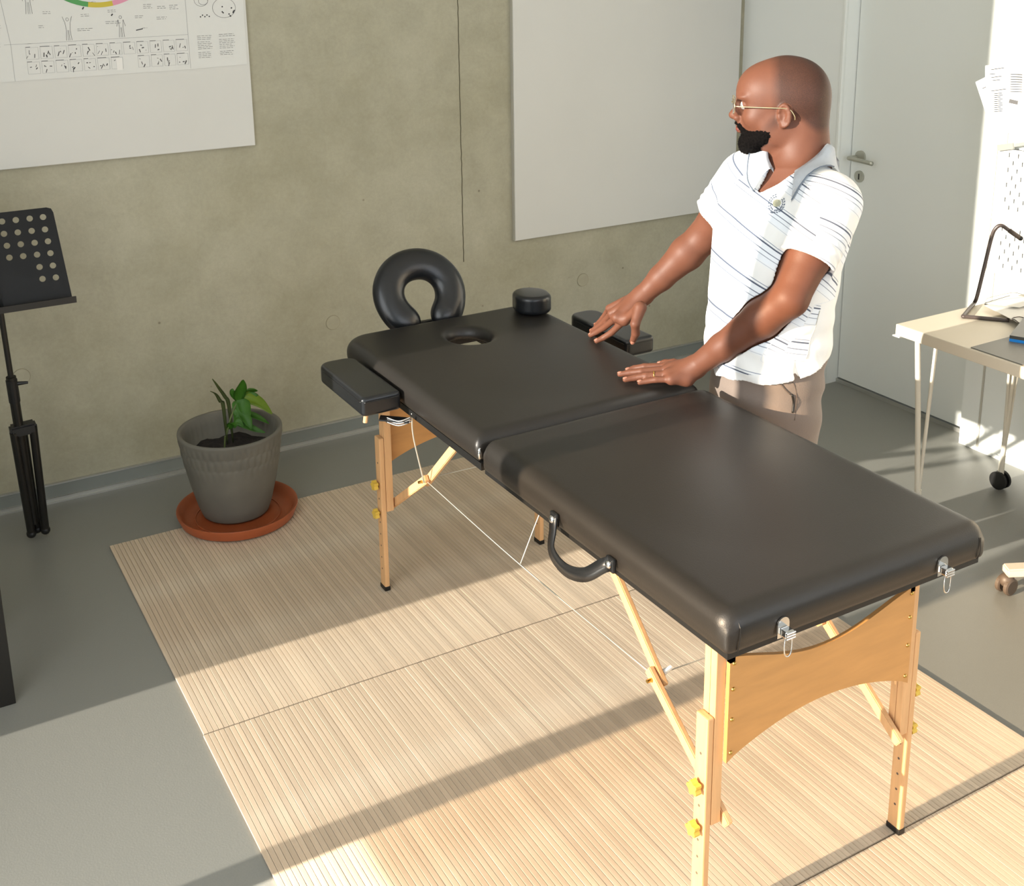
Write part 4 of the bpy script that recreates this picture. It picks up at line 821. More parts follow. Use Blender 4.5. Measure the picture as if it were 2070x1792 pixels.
bm = bmesh.new(); bar(bm, PA(2017, 299, 0, XPG - .014), PA(2049, 295, 0, XPG - .014), .008, .022); obj('rail_clamp', bm, M['alu'], PG)
bm = bmesh.new(); bx(bm, (XPG - .008, YP0, ZD + .001), (XW - .001, YP0 + .008, ZP1)); obj('edge_strip', bm, M['board_edge'], PG)
bm = bmesh.new(); bx(bm, (XPG - .03, YP1, zsh - .004), (XPG - .001, YP0 - .008, zsh), .001); obj('small_shelf', bm, M['peg'], PG)
xp = XW - .012
def pinned(pts, lab, off, lines, wd=.0012):
    q = [PA(a, b, 0, xp - off) for a, b in pts]; t = empty('pinned_paper', (xp - off, q[0].y, q[0].z)); tag(t, lab, 'paper')
    bm = bmesh.new(); prism(bm, q, (-.0006, 0, 0)); obj('sheet', bm, M['pinpaper'], t)
    bm = bmesh.new()
    for (a, b, c, d) in lines:
        P1, P2 = PA(a, b, 0, xp - off - .0012), PA(c, d, 0, xp - off - .0012); bar(bm, P1, P2, .0005, wd * 2.2, Vector((0, 0, 1)))
    if lines: obj('printed_lines', bm, M['ink_dark'], t)['kind'] = 'stuff'
    else: bm.free()
pinned([(1992, 133), (2090, 118), (2100, 180), (1992, 200)], 'upper white printed paper pinned on the sunlit right wall', .0, [(2003, 141, 2030, 137), (2003, 157, 2025, 154), (2006, 163, 2022, 161), (2000, 150, 2012, 149)])
pinned([(1972, 166), (1996, 154), (2020, 200), (1992, 226)], 'small tilted white paper sticking out at the left of the pinned papers', .002, [(1986, 179, 1993, 176)])
ln = [(2009, 190 + 4 * k, 2009 + random.uniform(14, 20), 188 + 4 * k) for k in range(10)] + [(2042, 150 + 5 * k, 2066, 151 + 5 * k) for k in range(8)] + [(2003, 184, 2034, 180)]
pinned([(1992, 180), (2095, 165), (2110, 268), (2040, 246), (1997, 236)], 'lower white printed paper pinned on the sunlit right wall', .004, ln)
bm = bmesh.new(); prism(bm, [PA(a, b, 0, xp - .0056) for a, b in ((2041, 200), (2058, 204), (2057, 212), (2039, 208))], (-.0004, 0, 0)); o = obj('grey_sticker', bm, M['ink']); tag(o, 'small grey printed rectangle stuck on the lower pinned paper', 'sticker')
# supporting bulletin panel behind the papers
bm = bmesh.new(); z0, z1 = ZP1 + .03, 2.0; y0 = PA(2048, 60, 0, XW).y; bx(bm, (XW - .010, -2.6, 1.19), (XW - .0005, y0, 2.2), .002); o = obj('pin_board', bm, M['peg']); tag(o, 'white pin board fixed to the sunlit right wall behind the papers', 'board')
# ================================================================== SWIVEL CHAIR BASE at right edge
cb = PZ(2020, 1192, 0.0); ch_ = empty('swivel_chair', (cb.x + .25, cb.y - .12, 0)); tag(ch_, 'pale swivel chair foot with brown castor at the right edge', 'chair')
tip = PZ(2032, 1152, .075); hub = Vector((tip.x + .292, tip.y - .165, .085))
for k in range(5):
    a = math.atan2(tip.y - hub.y, tip.x - hub.x) + k * 2 * math.pi / 5; L_ = (tip - hub).length; e = hub + Vector((math.cos(a), math.sin(a), 0)) * L_; e.z = .072
    bm = bmesh.new(); bar(bm, hub, e, .042, .026, bev=.004); arm = obj('base_arm', bm, M['chairbase'], ch_)
    w0 = e + Vector((math.cos(a), math.sin(a), 0)) * -.008; s_ = Vector((-math.sin(a + .5), math.cos(a + .5), 0))
    for sg in (-1, 1): bm = bmesh.new(); c_ = Vector((w0.x, w0.y, .0262)) + s_ * sg * .014; tube(bm, [c_ - s_ * .008, c_ - s_ * .005, c_ + s_ * .005, c_ + s_ * .008], .024, 24, True, [.021, .026, .026, .021]); obj('castor_wheel', bm, M['greyplastic'], arm)
    bm = bmesh.new(); bmesh.ops.create_uvsphere(bm, u_segments=16, v_segments=10, radius=.022, matrix=Matrix.Translation((w0.x, w0.y, .042))); obj('castor_hood', bm, M['greyplastic'], arm, True)
bm = bmesh.new(); cyl(bm, hub - Vector((0, 0, .02)), hub + Vector((0, 0, .32)), .028, 20); obj('gas_lift', bm, M['black'], ch_)
box('seat', (hub.x + .05, hub.y - .34, .40), (hub.x + .45, hub.y + .04, .45), M['greyplastic'], ch_, .02)
# ================================================================== PERSON
per = empty('person', (1.99, -1.92, 0)); tag(per, 'bald bearded man in striped white polo shirt, glasses and taupe trousers, hands on the bench', 'person')
def V(p): return np.array(p, float)
Hc = V(PD(1586, 207, 2.90)); Fd = V((-.745, .660, -.06)); Fd /= np.linalg.norm(Fd); Ld = np.cross(V((0, 0, 1)), Fd); Ld /= np.linalg.norm(Ld); Ud_ = np.cross(Fd, Ld); RH = np.array([Fd, Ld, Ud_])
def hp(f, l, u): return Hc + Fd * f + Ld * l + Ud_ * u
SL, SR = V(PD(1682, 412, 2.78)), V(PD(1508, 362, 2.99)); EL, ER = V(PD(1596, 604, 2.745)), V(PD(1424, 478, 3.12)); WL, WR = V(PZ(1405, 742, .815)), V(PD(1300, 597, 3.19))
xs = np.concatenate([rng(1.55, 1.72, .0026), rng(1.7226, 2.26, .0030)]); ys = rng(-2.30, -1.34, .0030)
zs = np.concatenate([np.arange(0.0, .62, .012), np.arange(.62, .762, .006), np.arange(.762, .95, .0024), np.arange(.95, 1.30, .0036), np.arange(1.30, 1.62, .0024)])
tz = [.60, .72, .80, .90, 1.00, 1.10, 1.18, 1.24, 1.275, 1.31]
tcx = [1.965, 1.965, 1.965, 1.968, 1.975, 1.990, 2.008, 2.022, 2.035, 2.045]; tcy = [-1.893, -1.893, -1.893, -1.893, -1.892, -1.890, -1.888, -1.885, -1.882, -1.880]
ANG = math.radians(21)
def angz(z): return np.radians(np.interp(z, [.84, 1.0, 1.18], [-18, 0, 21]))
FWD = V((-math.cos(ANG), -math.sin(ANG), 0)); LFT = V((math.sin(ANG), -math.cos(ANG), 0))
ta = [.085, .105, .118, .130, .128, .124, .118, .098, .070, .05]; tb = [.13, .148, .152, .150, .148, .154, .164, .150, .105, .06]
def torso(off, z0, z1):
    def fn(x, y, z):
        cx, cy, a, b = (np.interp(z, tz, t) for t in (tcx, tcy, ta, tb)); a = a + off; b = b + off
        dx0, dy0 = (x - cx), (y - cy); an = angz(z); dx = -dx0 * np.cos(an) - dy0 * np.sin(an); dy = dx0 * np.sin(an) - dy0 * np.cos(an); e = 2.3; q = (np.abs(dx / a) ** e + np.abs(dy / b) ** e) ** (1 / e) + 1e-9
        r = np.sqrt(dx * dx + dy * dy) + 1e-9; d = (1 - 1 / q) * r * .93
        return np.maximum(np.maximum(d, z - z1), z0 - z)
    return fn
TL, TH = (1.76, -2.12, .55), (2.24, -1.64, 1.33)
B = Field(xs, ys, zs)
B.put(TL, TH, torso(0, .58, 1.30), 0.02)
# neck and shoulders
Nb = V((2.058, -1.880, 1.27)); Nt = hp(-.032, 0, -.055)
B.cone(Nb, Nt, .068, .060, .03); B.cone(Nb + V((0, 0, .01)), SL - LFT * .03 + V((0, 0, .006)), .052, .046, .03); B.cone(Nb + V((0, 0, .01)), SR + LFT * .03 + V((0, 0, .006)), .052, .046, .03); B.cone(hp(-.05, 0, -.02), Nb + V((.015, 0, .0)), .052, .066, .03)
# arms
for S_, E_, W_2, k in ((SL, EL, WL, 1), (SR, ER, WR, 0)):
    m1 = S_ * .5 + E_ * .5; f1 = E_ * .72 + W_2 * .28; f2 = E_ * .3 + W_2 * .7
    B.chain([S_, m1, E_], [.060, .053, .044], .02); B.chain([E_, f1, f2, W_2], [.044, .046, .034, .0265], .012)
# legs and feet (behind the bench)
for sg in (-1, 1):
    fx, fy_ = (2.13, -1.80) if sg < 0 else (2.07, -1.64); hy_ = -1.893 + sg * .078; B.chain([(1.965, hy_, .68), ((1.965 + fx) / 2 - .02, (hy_ + fy_) / 2, .40), (fx, fy_, .08)], [.078, .056, .040], .02); B.cone((fx + .01, fy_, .06), (fx - .12, fy_, .042), .036, .022, .02)
# hands ------------------------------------------------------------
ZT = ZTP + .003
def crown(p):  # height of the padded top under a point
    q = ((p[0] - 1.475) / .30) ** 2 + ((p[1] + 1.45) / .36) ** 2; return max(ZTP, ZTP - .035 + .040 * math.sqrt(max(0, 1 - q)))
def hand(Wp, palm, fingers, thumb, nails, name):
    for a, b, r1, r2 in palm: B.cone(a, b, r1, r2, .012)
    for pts, rs in fingers: B.chain([V(p) for p in pts], rs, .0028)
    B.chain([V(p) for p in thumb[0]], thumb[1], .005)
def hz_(px, py, h): return V(PZ(px, py, ZT + h))
fr = [.0102, .0092, .0084, .0072]
LI = [hz_(1347, 741, .026), hz_(1303, 742, .020), hz_(1283, 745, .012), hz_(1269, 749, .0075)]
LM = [hz_(1347, 747, .027), hz_(1297, 751, .021), hz_(1272, 754, .013), hz_(1253, 757, .0075)]
LR = [hz_(1350, 757, .025), hz_(1306, 760, .020), hz_(1283, 764, .012), hz_(1264, 768, .0075)]
LP = [hz_(1357, 767, .020), hz_(1326, 768, .017), hz_(1307, 771, .011), hz_(1293, 774, .007)]
LW = WL; LT = [hz_(1388, 742, .022), hz_(1362, 735, .020), hz_(1345, 735, .014), hz_(1334, 737, .010)]
LHeel = hz_(1388, 766, .018)
hand(LW, [(LW, LI[0], .0235, .013), (LW, LM[0], .024, .013), (LW, LR[0], .0235, .013), (LW, LP[0], .022, .0125), (LW, LHeel, .024, .017), (LHeel, LP[0], .017, .0125), (LHeel, LR[0], .015, .012)],
     [(LI, fr), (LM, fr), (LR, fr), (LP, [r * .88 for r in fr])], (LT, [.016, .012, .0105, .0085]), None, 'left')
RI = [V(PZ(1262, 648, .852)), V(PZ(1236, 673, .806)), V(PZ(1220, 683, .788)), hz_(1206, 690, .0075)]
RM = [V(PZ(1247, 642, .858)), V(PZ(1222, 662, .812)), V(PZ(1207, 671, .792)), hz_(1194, 678, .0075)]
RR = [V(PZ(1237, 634, .858)), V(PZ(1217, 655, .812)), V(PZ(1205, 664, .792)), hz_(1196, 670, .0075)]
RP = [V(PZ(1232, 624, .855)), V(PZ(1219, 643, .815)), V(PZ(1211, 652, .795)), hz_(1204, 658, .0075)]
RT = [V(PZ(1294, 622, .900)), V(PZ(1284, 655, .862)), V(PZ(1285, 674, .832)), V(PZ(1279, 690, .804))]
RW = WR
hand(RW, [(RW, RI[0], .0225, .0125), (RW, RM[0], .0235, .013), (RW, RR[0], .0235, .013), (RW, RP[0], .0215, .012), (RI[0], RM[0], .012, .0125), (RT[0], RI[0], .016, .010)],
     [(RI, fr), (RM, fr), (RR, fr), (RP, [r * .88 for r in fr])], (RT, [.018, .0125, .011, .0085]), None, 'right')
# head ------------------------------------------------------------
def he(f, l, u, rf, rl, ru, k=.012, op='u', Rm=None): B.ell(hp(f, l, u), (rf, rl, ru), RH if Rm is None else Rm, k, op)
he(-.002, 0, .020, .103, .080, .096, .01)
he(-.045, 0, .010, .062, .070, .078, .03)
he(.040, 0, -.045, .068, .062, .075, .03)
he(.060, 0, .030, .056, .060, .062, .03)
he(.030, 0, -.085, .060, .054, .034, .025)
he(.082, 0, -.098, .022, .024, .020, .02)
for sg in (-1, 1):
    he(.068, sg * .044, -.030, .030, .022, .024, .02)      # cheek bones
    he(.104, sg * .031, .006, .015, .020, .013, .012, 's')   # eye sockets
    he(.096, sg * .030, .024, .018, .026, .009, .012)       # brows
    he(.094, sg * .031, .004, .012, .0145, .0115, .003)       # lids over the eyes
    he(.116, sg * .0135, -.031, .010, .0085, .0085, .005)      # nostril wings
    he(.020, sg * .062, -.062, .036, .012, .030, .02)       # jaw angle
B.cone(hp(.103, 0, .012), hp(.123, 0, -.024), .0095, .0115, .008); he(.126, 0, -.025, .011, .011, .0095, .006)
he(.104, 0, -.052, .014, .024, .016, .012)
he(.112, 0, -.0535, .009, .022, .0052, .004); he(.110, 0, -.0655, .009, .019, .0058, .004); he(.119, 0, -.0597, .006, .02, .0012, .001, 's')
for sg in (-1, 1):
    ea = hp(.002, sg * .079, -.022); fax = Fd * .96 - Ld * sg * .28; fax /= np.linalg.norm(fax); lax = np.cross(V(Ud_), fax) ; RE = np.array([fax, lax, Ud_])
    B.ell(ea - Fd * .001, (.0165, .0075, .0285), RE, .006)
    B.ell(ea + lax * sg * .007 + fax * .003, (.0095, .006, .017), RE, .004, 's')
    arc = [ea + fax * (.0145 * math.cos(t)) * 1.0 + V(Ud_) * (.0265 * math.sin(t)) + lax * sg * (.004) for t in np.linspace(math.radians(20), math.radians(285), 12)]
    B.chain(arc, [.0032] * 12, .003); arc = [ea + fax * (-.001 + .008 * math.cos(t)) + V(Ud_) * (.002 + .014 * math.sin(t)) + lax * sg * .004 for t in np.linspace(math.radians(80), math.radians(260), 8)]; B.chain(arc, [.0022] * 8, .003)
    B.ell(ea - V(Ud_) * .024 + fax * .004, (.008, .005, .008), RE, .004); B.ell(ea + fax * .013 - V(Ud_) * .004, (.005, .005, .007), RE, .004)
P, F = B.mesh(); P = relax(P, F, 2, .45)
loc = (P - Hc) @ RH.T
hd_ = np.clip(1 - np.abs(loc).max(1) / .2, 0, 1) > 0
ss = lambda a, lo, hi: np.clip((a - lo) / (hi - lo), 0, 1)
low = -.012 - .9 * np.clip(-loc[:, 0] - .015, 0, .06)
scalp = hd_ * ss(-loc[:, 0], -.036, -.010) * ss(loc[:, 2], low - .012, low + .010)
ear_m = (np.abs(loc[:, 1]) > .074) & (((loc[:, 0] - .001) / .021) ** 2 + ((loc[:, 2] + .022) / .031) ** 2 < 1); scalp[ear_m] = 0
pa, pb_ = np.array([.016, .072, -.030]), np.array([.055, .056, -.066]); al_ = np.abs(loc * [1, 0, 1] + [0, 0, 0]); Q = np.stack([loc[:, 0], np.abs(loc[:, 1]), loc[:, 2]], 1)
t_ = np.clip(((Q - pa) @ (pb_ - pa)) / ((pb_ - pa) @ (pb_ - pa)), 0, 1); dj = np.linalg.norm(Q - pa - t_[:, None] * (pb_ - pa), axis=1); stub = (1 - ss(dj, .006, .020)) * .75; stub[ear_m] = 0; scalp = np.maximum(scalp, stub)
body = meshobj('body', P, F, M['skin'], per, {'scalp': scalp})
# eyes behind the lids, nails, ring
for sg in (-1, 1):
    bm = bmesh.new(); bmesh.ops.create_uvsphere(bm, u_segments=18, v_segments=12, radius=.0118, matrix=Matrix.Translation(hp(.0965, sg * .031, .002))); e_ = obj('eyeball', bm, M['eye'], per, True)
    bm = bmesh.new(); bmesh.ops.create_uvsphere(bm, u_segments=14, v_segments=10, radius=.0055, matrix=Matrix.Translation(hp(.1035, sg * .031, .002))); obj('iris', bm, M['iris'], e_, True)
bm = bmesh.new(); bmesh.ops.create_uvsphere(bm, u_segments=20, v_segments=12, radius=1, matrix=Matrix.Translation(hp(.1125, 0, -.060)) @ Matrix(np.vstack([np.hstack([RH.T @ np.diag([.0085, .0195, .0085]), np.zeros((3, 1))]), [0, 0, 0, 1]]).tolist())); obj('lips', bm, M['lip'], per, True)
def nail(a, b, r, upv=(0, 0, 1)):
    a, b = Vector(a), Vector(b); d = (b - a).normalized(); u = Vector(upv); u = (u - d * u.dot(d)).normalized(); s = d.cross(u); c = b - d * .001 + u * (r * .70)
    bm = bmesh.new(); bmesh.ops.create_uvsphere(bm, u_segments=12, v_segments=8, radius=1, matrix=Matrix.Translation(c) @ Matrix(((s.x, d.x, u.x, 0), (s.y, d.y, u.y, 0), (s.z, d.z, u.z, 0), (0, 0, 0, 1))) @ Matrix.Diagonal((r * .68, r * .95, r * .36, 1))); obj('finger_nail', bm, M['nail'], per, True)
for fg in (LI, LM, LR, LP, RI, RM, RR, RP): nail(fg[2], fg[3], .0074)
nail(LT[2], LT[3], .0085); nail(RT[2], RT[3], .0088, tuple(-CF))
rp = Vector(LR[0]) * .36 + Vector(LR[1]) * .64; rd = (Vector(LR[1]) - Vector(LR[0])).normalized(); s_, u_ = frame(rd)
bm = bmesh.new(); tube(bm, [rp + s_ * (.0106 * math.cos(t)) + u_ * (.0106 * math.sin(t)) for t in np.linspace(0, 2 * math.pi, 33)], .0014, 8, False); o = obj('wedding_ring', bm, M['gold'], per, True); o['label'] = 'thin gold ring'
# beard ------------------------------------------------------------
hb0, hb1 = Hc - .16, Hc + .16
BE = Field(rng(hb0[0], hb1[0], .0026), rng(hb0[1], hb1[1], .0026), rng(hb0[2], Hc[2] + .02, .0026))
BE.ell(hp(.073, 0, -.094), (.040, .046, .033), RH, .01); BE.ell(hp(.088, 0, -.104), (.025, .030, .026), RH, .01)
for sg in (-1, 1):
    BE.chain([hp(.080, sg * .034, -.085), hp(.046, sg * .053, -.070), hp(.026, sg * .064, -.052)], [.028, .020, .006], .012)
    BE.chain([hp(.117, sg * .004, -.0465), hp(.108, sg * .020, -.052), hp(.095, sg * .030, -.070)], [.0055, .0065, .011], .006)
BE.ell(hp(.118, 0, -.060), (.012, .020, .0095), RH, .004, 's')
Pb, Fb = BE.mesh(); Pb = relax(Pb, Fb, 1); rn = np.sin(Pb @ np.array([[733, 211, 95], [-301, 655, 401], [187, -377, 811]]) + 3).sum(1) * .0006 + np.random.normal(0, .0005, len(Pb))
cb_ = hp(.055, 0, -.075); dv = Pb - cb_; Pb = Pb + dv / np.linalg.norm(dv, axis=1)[:, None] * rn[:, None]
bo = meshobj('beard', Pb, Fb, M['beard'], per); bo['label'] = 'short full black beard'
bm = bmesh.new(); sel = np.random.choice(len(Pb), 2600)
for i in sel:
    p = Vector(Pb[i]); l = (Pb[i] - Hc) @ RH.T
    d = (Vector(dv[i]).normalized() + Vector(np.random.normal(0, .5, 3))).normalized(); L_ = .0045 * (.4 + random.random()); s = d.orthogonal().normalized() * .00035
    bm.faces.new([bm.verts.new(p - s), bm.verts.new(p + s), bm.verts.new(p + d * L_)])
obj('beard_strands', bm, M['beard'], bo)['kind'] = 'stuff'
# glasses ------------------------------------------------------------
gl = empty('glasses', hp(.125, 0, .005)); setparent(gl, per); gl.location = Vector(hp(.125, 0, .005)) - per.location; gl['label'] = 'thin pale gold wire spectacles'
for sg in (-1, 1):
    A_ = np.linspace(0, 2 * math.pi, 29); rim = [hp(.1265 - .006 * abs(math.cos(t)) * (1 if math.cos(t) * sg > 0 else .3), sg * .0335 + .0235 * math.cos(t), .001 + .0185 * math.sin(t)) for t in A_]
    bm = bmesh.new(); tube(bm, rim, .0010, 8, False); obj('rim', bm, M['frame_gold'], gl, True)
    bm = bmesh.new(); vs = [bm.verts.new(p) for p in rim[:-1]]; bm.faces.new(vs); bmesh.ops.solidify(bm, geom=bm.faces[:], thickness=.0012); obj('lens', bm, M['glass'], gl)
    bm = bmesh.new(); tube(bm, smoothpath([hp(.120, sg * .0575, .004), hp(.113, sg * .068, .004), hp(.07, sg * .0775, .001), hp(.02, sg * .0855, -.002), hp(-.008, sg * .0865, -.006), hp(-.020, sg * .084, -.022), hp(-.022, sg * .080, -.034)], 6), .0013, 8); obj('temple', bm, M['frame_gold'], gl, True)
bm = bmesh.new(); tube(bm, smoothpath([hp(.126, -.011, .006), hp(.129, 0, .009), hp(.126, .011, .006)], 5), .0011, 8); obj('bridge', bm, M['frame_gold'], gl, True)
# polo shirt ------------------------------------------------------------
C_ = Field(xs, ys, zs); OFF = .013
CL = SL + (EL - SL) * .60; CRr = SR + (ER - SR) * .62
def fold(x, y, z):
    return .0022 * np.sin(95 * z + 22 * (y + 1.9) + 3 * np.sin(30 * y)) * np.clip((1.02 - z) / .12, 0, 1) + .0018 * np.sin(40 * y + 60 * z * .3) * np.clip((.95 - z) / .15, 0, 1) + .002 * np.sin(55 * (x - 1.9) - 70 * (z)) * np.clip((x - 2.02) / .06, 0, 1)
tor_ = torso(OFF, .70, 1.335); HEM = lambda x, y: .836 + .18 * (x - 1.965) - .08 * (y + 1.893)
tor = lambda x, y, z: np.maximum(tor_(x, y, z), HEM(x, y) - z)
C_.put(TL, TH, lambda x, y, z: tor(x, y, z) - fold(x, y, z) - .012 * np.clip((.93 - z) / .10, 0, 1) ** 1.5, 0)
C_.cone(Nb + V((0, 0, -.005)), SL - LFT * .035 + V((0, 0, .010)), .066, .066, .03); C_.cone(Nb + V((0, 0, -.005)), SR + LFT * .035 + V((0, 0, .010)), .066, .066, .03)
def sleeve(S_, E_, Ce, r1, r2):
    ax_ = (Ce - S_); L_ = np.linalg.norm(ax_); ax_ = ax_ / L_
    def fn(x, y, z):
        t = ((x - S_[0]) * ax_[0] + (y - S_[1]) * ax_[1] + (z - S_[2]) * ax_[2]); tt = np.clip(t, 0, L_)
        d = np.sqrt((x - S_[0] - tt * ax_[0]) ** 2 + (y - S_[1] - tt * ax_[1]) ** 2 + (z - S_[2] - tt * ax_[2]) ** 2) - (r1 + (r2 - r1) * tt / L_) - .0022 * np.sin(70 * t + 9 * np.sin(25 * (x + z))) * np.clip(t / L_, 0, 1)
        return np.maximum(d, t - L_)
    C_.put(np.minimum(S_, Ce) - .09, np.maximum(S_, Ce) + .09, fn, .034)
sleeve(SL, EL, CL, .071, .068); sleeve(SR, ER, CRr, .072, .069)
# hem scoop, neck opening, V placket, then hollow it out around the body
C_.cone(Nb + FWD * .012 + V((0, 0, .015)), Nb + FWD * .03 + V((0, 0, .14)), .066, .085, .006, 's')
Vb = V(PD(1538, 378, 2.84)); C_.cone(Vb, Nb + FWD * .062 + V((0, 0, .05)), .013, .046, .003, 's')
lh = V((math.sin(math.radians(-18)), -math.cos(math.radians(-18)), 0)); sp = V((1.965, -1.893, 0)) + lh * .172; C_.cone(sp + V((0, 0, .80)), sp + V((0, 0, .880)), .013, .002, .003, 's')
C_.v = np.maximum(C_.v, -(B.v - .0035))
Ps, Fs = C_.mesh(); Ps = relax(Ps, Fs, 1, .4)
# stripes run with height on the trunk and along the arm on the sleeves; the back panel is plain
def armp(S_, E_):
    ax_ = (E_ - S_) / np.linalg.norm(E_ - S_); t = (Ps - S_) @ ax_; d = np.linalg.norm(Ps - S_ - t[:, None] * ax_, axis=1); return t, d
tL, dL = armp(SL, EL); tR, dR = armp(SR, ER)
cxv = np.interp(Ps[:, 2], tz, tcx); cyv = np.interp(Ps[:, 2], tz, tcy); bvv = np.interp(Ps[:, 2], tz, tb) + OFF
an = angz(Ps[:, 2]); ex0, ey0 = Ps[:, 0] - cxv, Ps[:, 1] - cyv; fw = -ex0 * np.cos(an) - ey0 * np.sin(an); lf = ex0 * np.sin(an) - ey0 * np.cos(an); trunk = np.abs(lf) < bvv - .012
isL = (~trunk) & (lf > 0) & (Ps[:, 2] > 1.0); isR = (~trunk) & (lf < 0) & (Ps[:, 2] > 1.0)
isL |= (dL < .080) & (tL > .035) & (lf > bvv * .86); isR |= (dR < .080) & (tR > .035) & (lf < -bvv * .86)
lat = (Ps - V((2.01, -1.85, 0))) @ V(CR); stripe = Ps[:, 2] + lat * (.10 + .55 * np.clip((Ps[:, 2] - .84) / .35, 0, 1)) ; stripe[isL] = 2.0 - tL[isL] * 1.0 + .01; stripe[isR] = 2.0 - tR[isR]
front = ((fw > -.012) | isL | isR | (Ps[:, 2] > 1.255)).astype(float)
front[Ps[:, 2] < HEM(Ps[:, 0], Ps[:, 1]) + .012] = 0
sh = meshobj('polo_shirt', Ps, Fs, M['shirt'], per, {'stripe': stripe, 'front': front}); sh['label'] = 'white polo shirt with thin grey-blue stripes'
tree = BVHTree.FromPolygons([Vector(p) for p in Ps], [tuple(int(i) for i in f) for f in Fs])
def onshirt(px, py, off=.0015, tr=None):
    d = ray(px, py).normalized(); h = (tr or tree).ray_cast(CP, d)
    if h[0] is None: return PD(px, py, 2.8), -d
    return h[0] + h[1] * off, h[1]
# side seams, sleeve hems
for y_, k in ((-1, 1),):
    pts = []
    for z in np.arange(.872, 1.0, .016):
        an = float(angz(z)); lz, fz = Vector((math.sin(an), -math.cos(an), 0)), Vector((-math.cos(an), -math.sin(an), 0)); c0_ = Vector((float(np.interp(z, tz, tcx)), float(np.interp(z, tz, tcy)), z)) - fz * .012; h = tree.ray_cast(c0_ + lz * .4, -lz)
        if h[0] and (h[0] - c0_).length < .185: pts.append(h[0] + h[1] * .0004)
    if len(pts) > 3: bm = bmesh.new(); tube(bm, smoothpath(pts, 3), .0011, 5); obj('side_seam', bm, M['board_edge'], sh, True)
# embroidered laurel crest on the left chest
cr_c = (1570, 412); bm = bmesh.new(); bm2 = bmesh.new()
def patch(bm, px, py, ang, ln_, wd_, off=.0018):
    p, n_ = onshirt(px, py, off); q, _ = onshirt(px + math.cos(ang), py + math.sin(ang), off); d = (q - p); d = (d - n_ * d.dot(n_)).normalized(); s = n_.cross(d).normalized(); pr = []
    for k in range(8): t = k * math.pi / 4; pr.append(p + d * (ln_ * math.cos(t)) + s * (wd_ * math.sin(t)) - n_ * .0012)
    prism(bm, pr, n_ * .0016)
ca, sa = math.cos(math.radians(26)), math.sin(math.radians(26))
def ce(u, v): return cr_c[0] + u * ca - v * sa, cr_c[1] + u * sa + v * ca
for k in range(8):
    for sg in (-1, 1):
        a_ = math.radians(90 + sg * (14 + 18.5 * k))
        for rr, tw in ((12.6, .55), (16.6, -.45)):
            x, y = ce(rr * math.cos(a_) * .96, rr * math.sin(a_) * 1.12); patch(bm, x, y, a_ + math.radians(26) + math.pi / 2 + tw * sg, .0026, .0012)
patch(bm, *ce(-1, 20.5), .3, .0042, .0018)
patch(bm2, *ce(0, -1), 0, .0105, .0095, .0010)
obj('crest_wreath', bm, M['collar_stripe'], sh); M['crest_gold'] = mat('crest_gold_thread', '#b4b498', 0.8); obj('crest_shield', bm2, M['crest_gold'], sh)
bm = bmesh.new()
for k in range(5): x, y = ce(-6 + 3 * k, -1); p, n_ = onshirt(x, y - 6, .0032); q, _ = onshirt(x - 1, y + 6, .0032); tube(bm, [p, q], .0005, 4)
obj('crest_threads', bm, M['board_edge'], sh)
# collar: band folded over, draped onto the shoulders
def collar(sgn):
    bm = bmesh.new(); prev = None; rows = []
    NS = 22
    for i in range(NS + 1):
        ph = math.radians(27 + (180 - 27) * i / NS); dirv = Vector(FWD) * math.cos(ph) - Vector(LFT) * (sgn * math.sin(ph)); row = []
        front_ = max(0, 1 - i / NS / .45); base = Vector((Nb[0] - .010 * (1 - 0), Nb[1], 0)); zt = 1.357 - .052 * front_ ** 1.2 + .004 * (1 - front_)
        r0 = .070 + .006 * front_; lw = .038 + (.022 if sgn < 0 else .008) * front_ ** 1.1
        for j in range(6):
            t = j / 5; r = r0 + lw * t + (.004 if t > 0 else 0); p = base + dirv * r + Vector(FWD) * (.016 * front_ * t) + Vector(LFT) * (sgn * .006 * front_)
            h = tree.ray_cast(Vector((p.x, p.y, 1.6)), Vector((0, 0, -1)), 0.55); zs_ = (h[0].z + .0075) if h[0] else zt - .05 * t
            z = zt * (1 - t) ** 1.3 + (1 - (1 - t) ** 1.3) * zs_; z = max(z, zs_ if t > .2 else z); row.append(Vector((p.x, p.y, z)))
        rows.append(row)
    vs = [[bm.verts.new(p) for p in r] for r in rows]
    for a, b in zip(vs, vs[1:]):
        for j in range(5): bm.faces.new((a[j], a[j + 1], b[j + 1], b[j]))
    # inner stand
    inn = [bm.verts.new(r[0] + Vector(((Nb[0] - .01 - r[0].x) * .05, (Nb[1] - r[0].y) * .05, -.034))) for r in rows]
    for k in range(NS): bm.faces.new((inn[k], vs[k][0], vs[k + 1][0], inn[k + 1]))
    bmesh.ops.solidify(bm, geom=bm.faces[:], thickness=.0022); bmesh.ops.recalc_face_normals(bm, faces=bm.faces); o = obj('collar', bm, M['collar'], sh, True)
    b2 = bmesh.new(); tube(b2, [r[5] * .88 + r[4] * .12 + Vector((0, 0, .0022)) for r in rows[:8]], .0014, 6); obj('collar_stripe', b2, M['collar_stripe'], sh, True)
    return rows
collar(-1); collar(1)
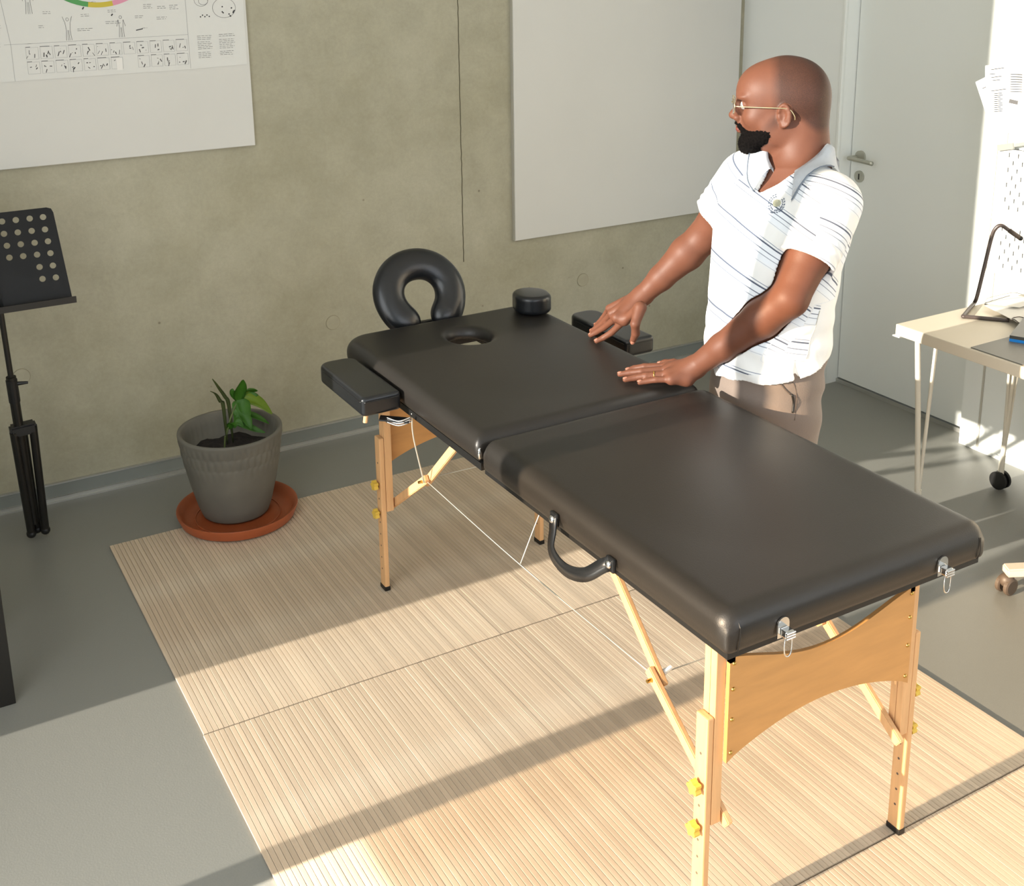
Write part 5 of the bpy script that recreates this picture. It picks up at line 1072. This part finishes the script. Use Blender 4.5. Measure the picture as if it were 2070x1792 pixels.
# trousers ------------------------------------------------------------
T_ = Field(xs, ys, zs)
tt = torso(.015, .60, .875); T_.put(TL, TH, lambda x, y, z: tt(x, y, z) - .004 * np.sin(60 * y + 30 * z) * np.clip((x - 2.0) / .05, 0, 1) - .003 * np.sin(75 * z + 25 * x), .0)
for sg in (-1, 1):
    fx, fy_ = (2.13, -1.80) if sg < 0 else (2.07, -1.64); hy_ = -1.893 + sg * .078; T_.chain([(1.965, hy_, .68), ((1.965 + fx) / 2 - .02, (hy_ + fy_) / 2, .40), (fx, fy_, .10)], [.088, .078, .064], .03)
T_.ell((2.035, -1.87, .78), (.045, .09, .055), None, .03); T_.ell((2.01, -1.975, .76), (.04, .03, .04), None, .02)
T_.put((1.5, -2.3, -.02), (2.3, -1.5, .06), lambda x, y, z: z - .06 + 0 * x + 0 * y, 0, 's')
Pt, Ft = T_.mesh(); Pt = relax(Pt, Ft, 1); tr_o = meshobj('trousers', Pt, Ft, M['trouser'], per); tr_o['label'] = 'taupe cotton trousers'
tree2 = BVHTree.FromPolygons([Vector(p) for p in Pt], [tuple(int(i) for i in f) for f in Ft])
def seam(pts, r, mt, nm, tr=tree2, par=None):
    q = []
    for x, y in pts:
        h = tr.ray_cast(CP, ray(x, y).normalized())
        if h[0] and (h[0] - CP).length < 3.5: q.append(h[0] + h[1] * .0006)
    if len(q) > 2: bm = bmesh.new(); tube(bm, smoothpath(q, 3), r, 6); return obj(nm, bm, mt, par or tr_o, True)
seam([(1565, 752), (1572, 765), (1580, 778), (1590, 790), (1598, 797)], .0022, M['trouser_dark'], 'pocket_opening')
seam([(1601, 798), (1603, 806), (1604, 815), (1603, 825), (1602, 835)], .0028, M['black'], 'pocket_zip')
seam([(1596, 762), (1606, 780), (1610, 800), (1608, 830), (1606, 850)], .0010, M['trouser_dark'], 'side_seam')
for sg in (-1, 1):
    fx, fy_ = (2.13, -1.80) if sg < 0 else (2.07, -1.64)
    so2 = sdf_obj('shoe', (fx - .18, fy_ - .07, -.01), (fx + .08, fy_ + .07, .12), .005, lambda f: (f.cone((fx + .01, fy_, .055), (fx - .125, fy_, .042), .046, .034, .01), f.put((fx - .3, fy_ - .2, -.05), (fx + .2, fy_ + .2, .0105), lambda x, y, z: z - .0090 + 0 * x + 0 * y, 0, 's')), M['shoe'], per, 1)
# ================================================================== give every single mesh an origin at its own base
def recenter():
    for o in list(SC.objects):
        if o.type != 'MESH' or o.data.users > 1 or len(o.data.vertices) == 0: continue
        n_ = len(o.data.vertices); c = np.empty(n_ * 3, np.float32); o.data.vertices.foreach_get('co', c); c = c.reshape(-1, 3); lo, hi = c.min(0), c.max(0)
        s = np.array([(lo[0] + hi[0]) / 2, (lo[1] + hi[1]) / 2, lo[2]], np.float32); c -= s; o.data.vertices.foreach_set('co', c.ravel()); sv = Vector(s.tolist()); o.location = o.location + sv
        for ch in o.children: ch.location = ch.location - sv
recenter()
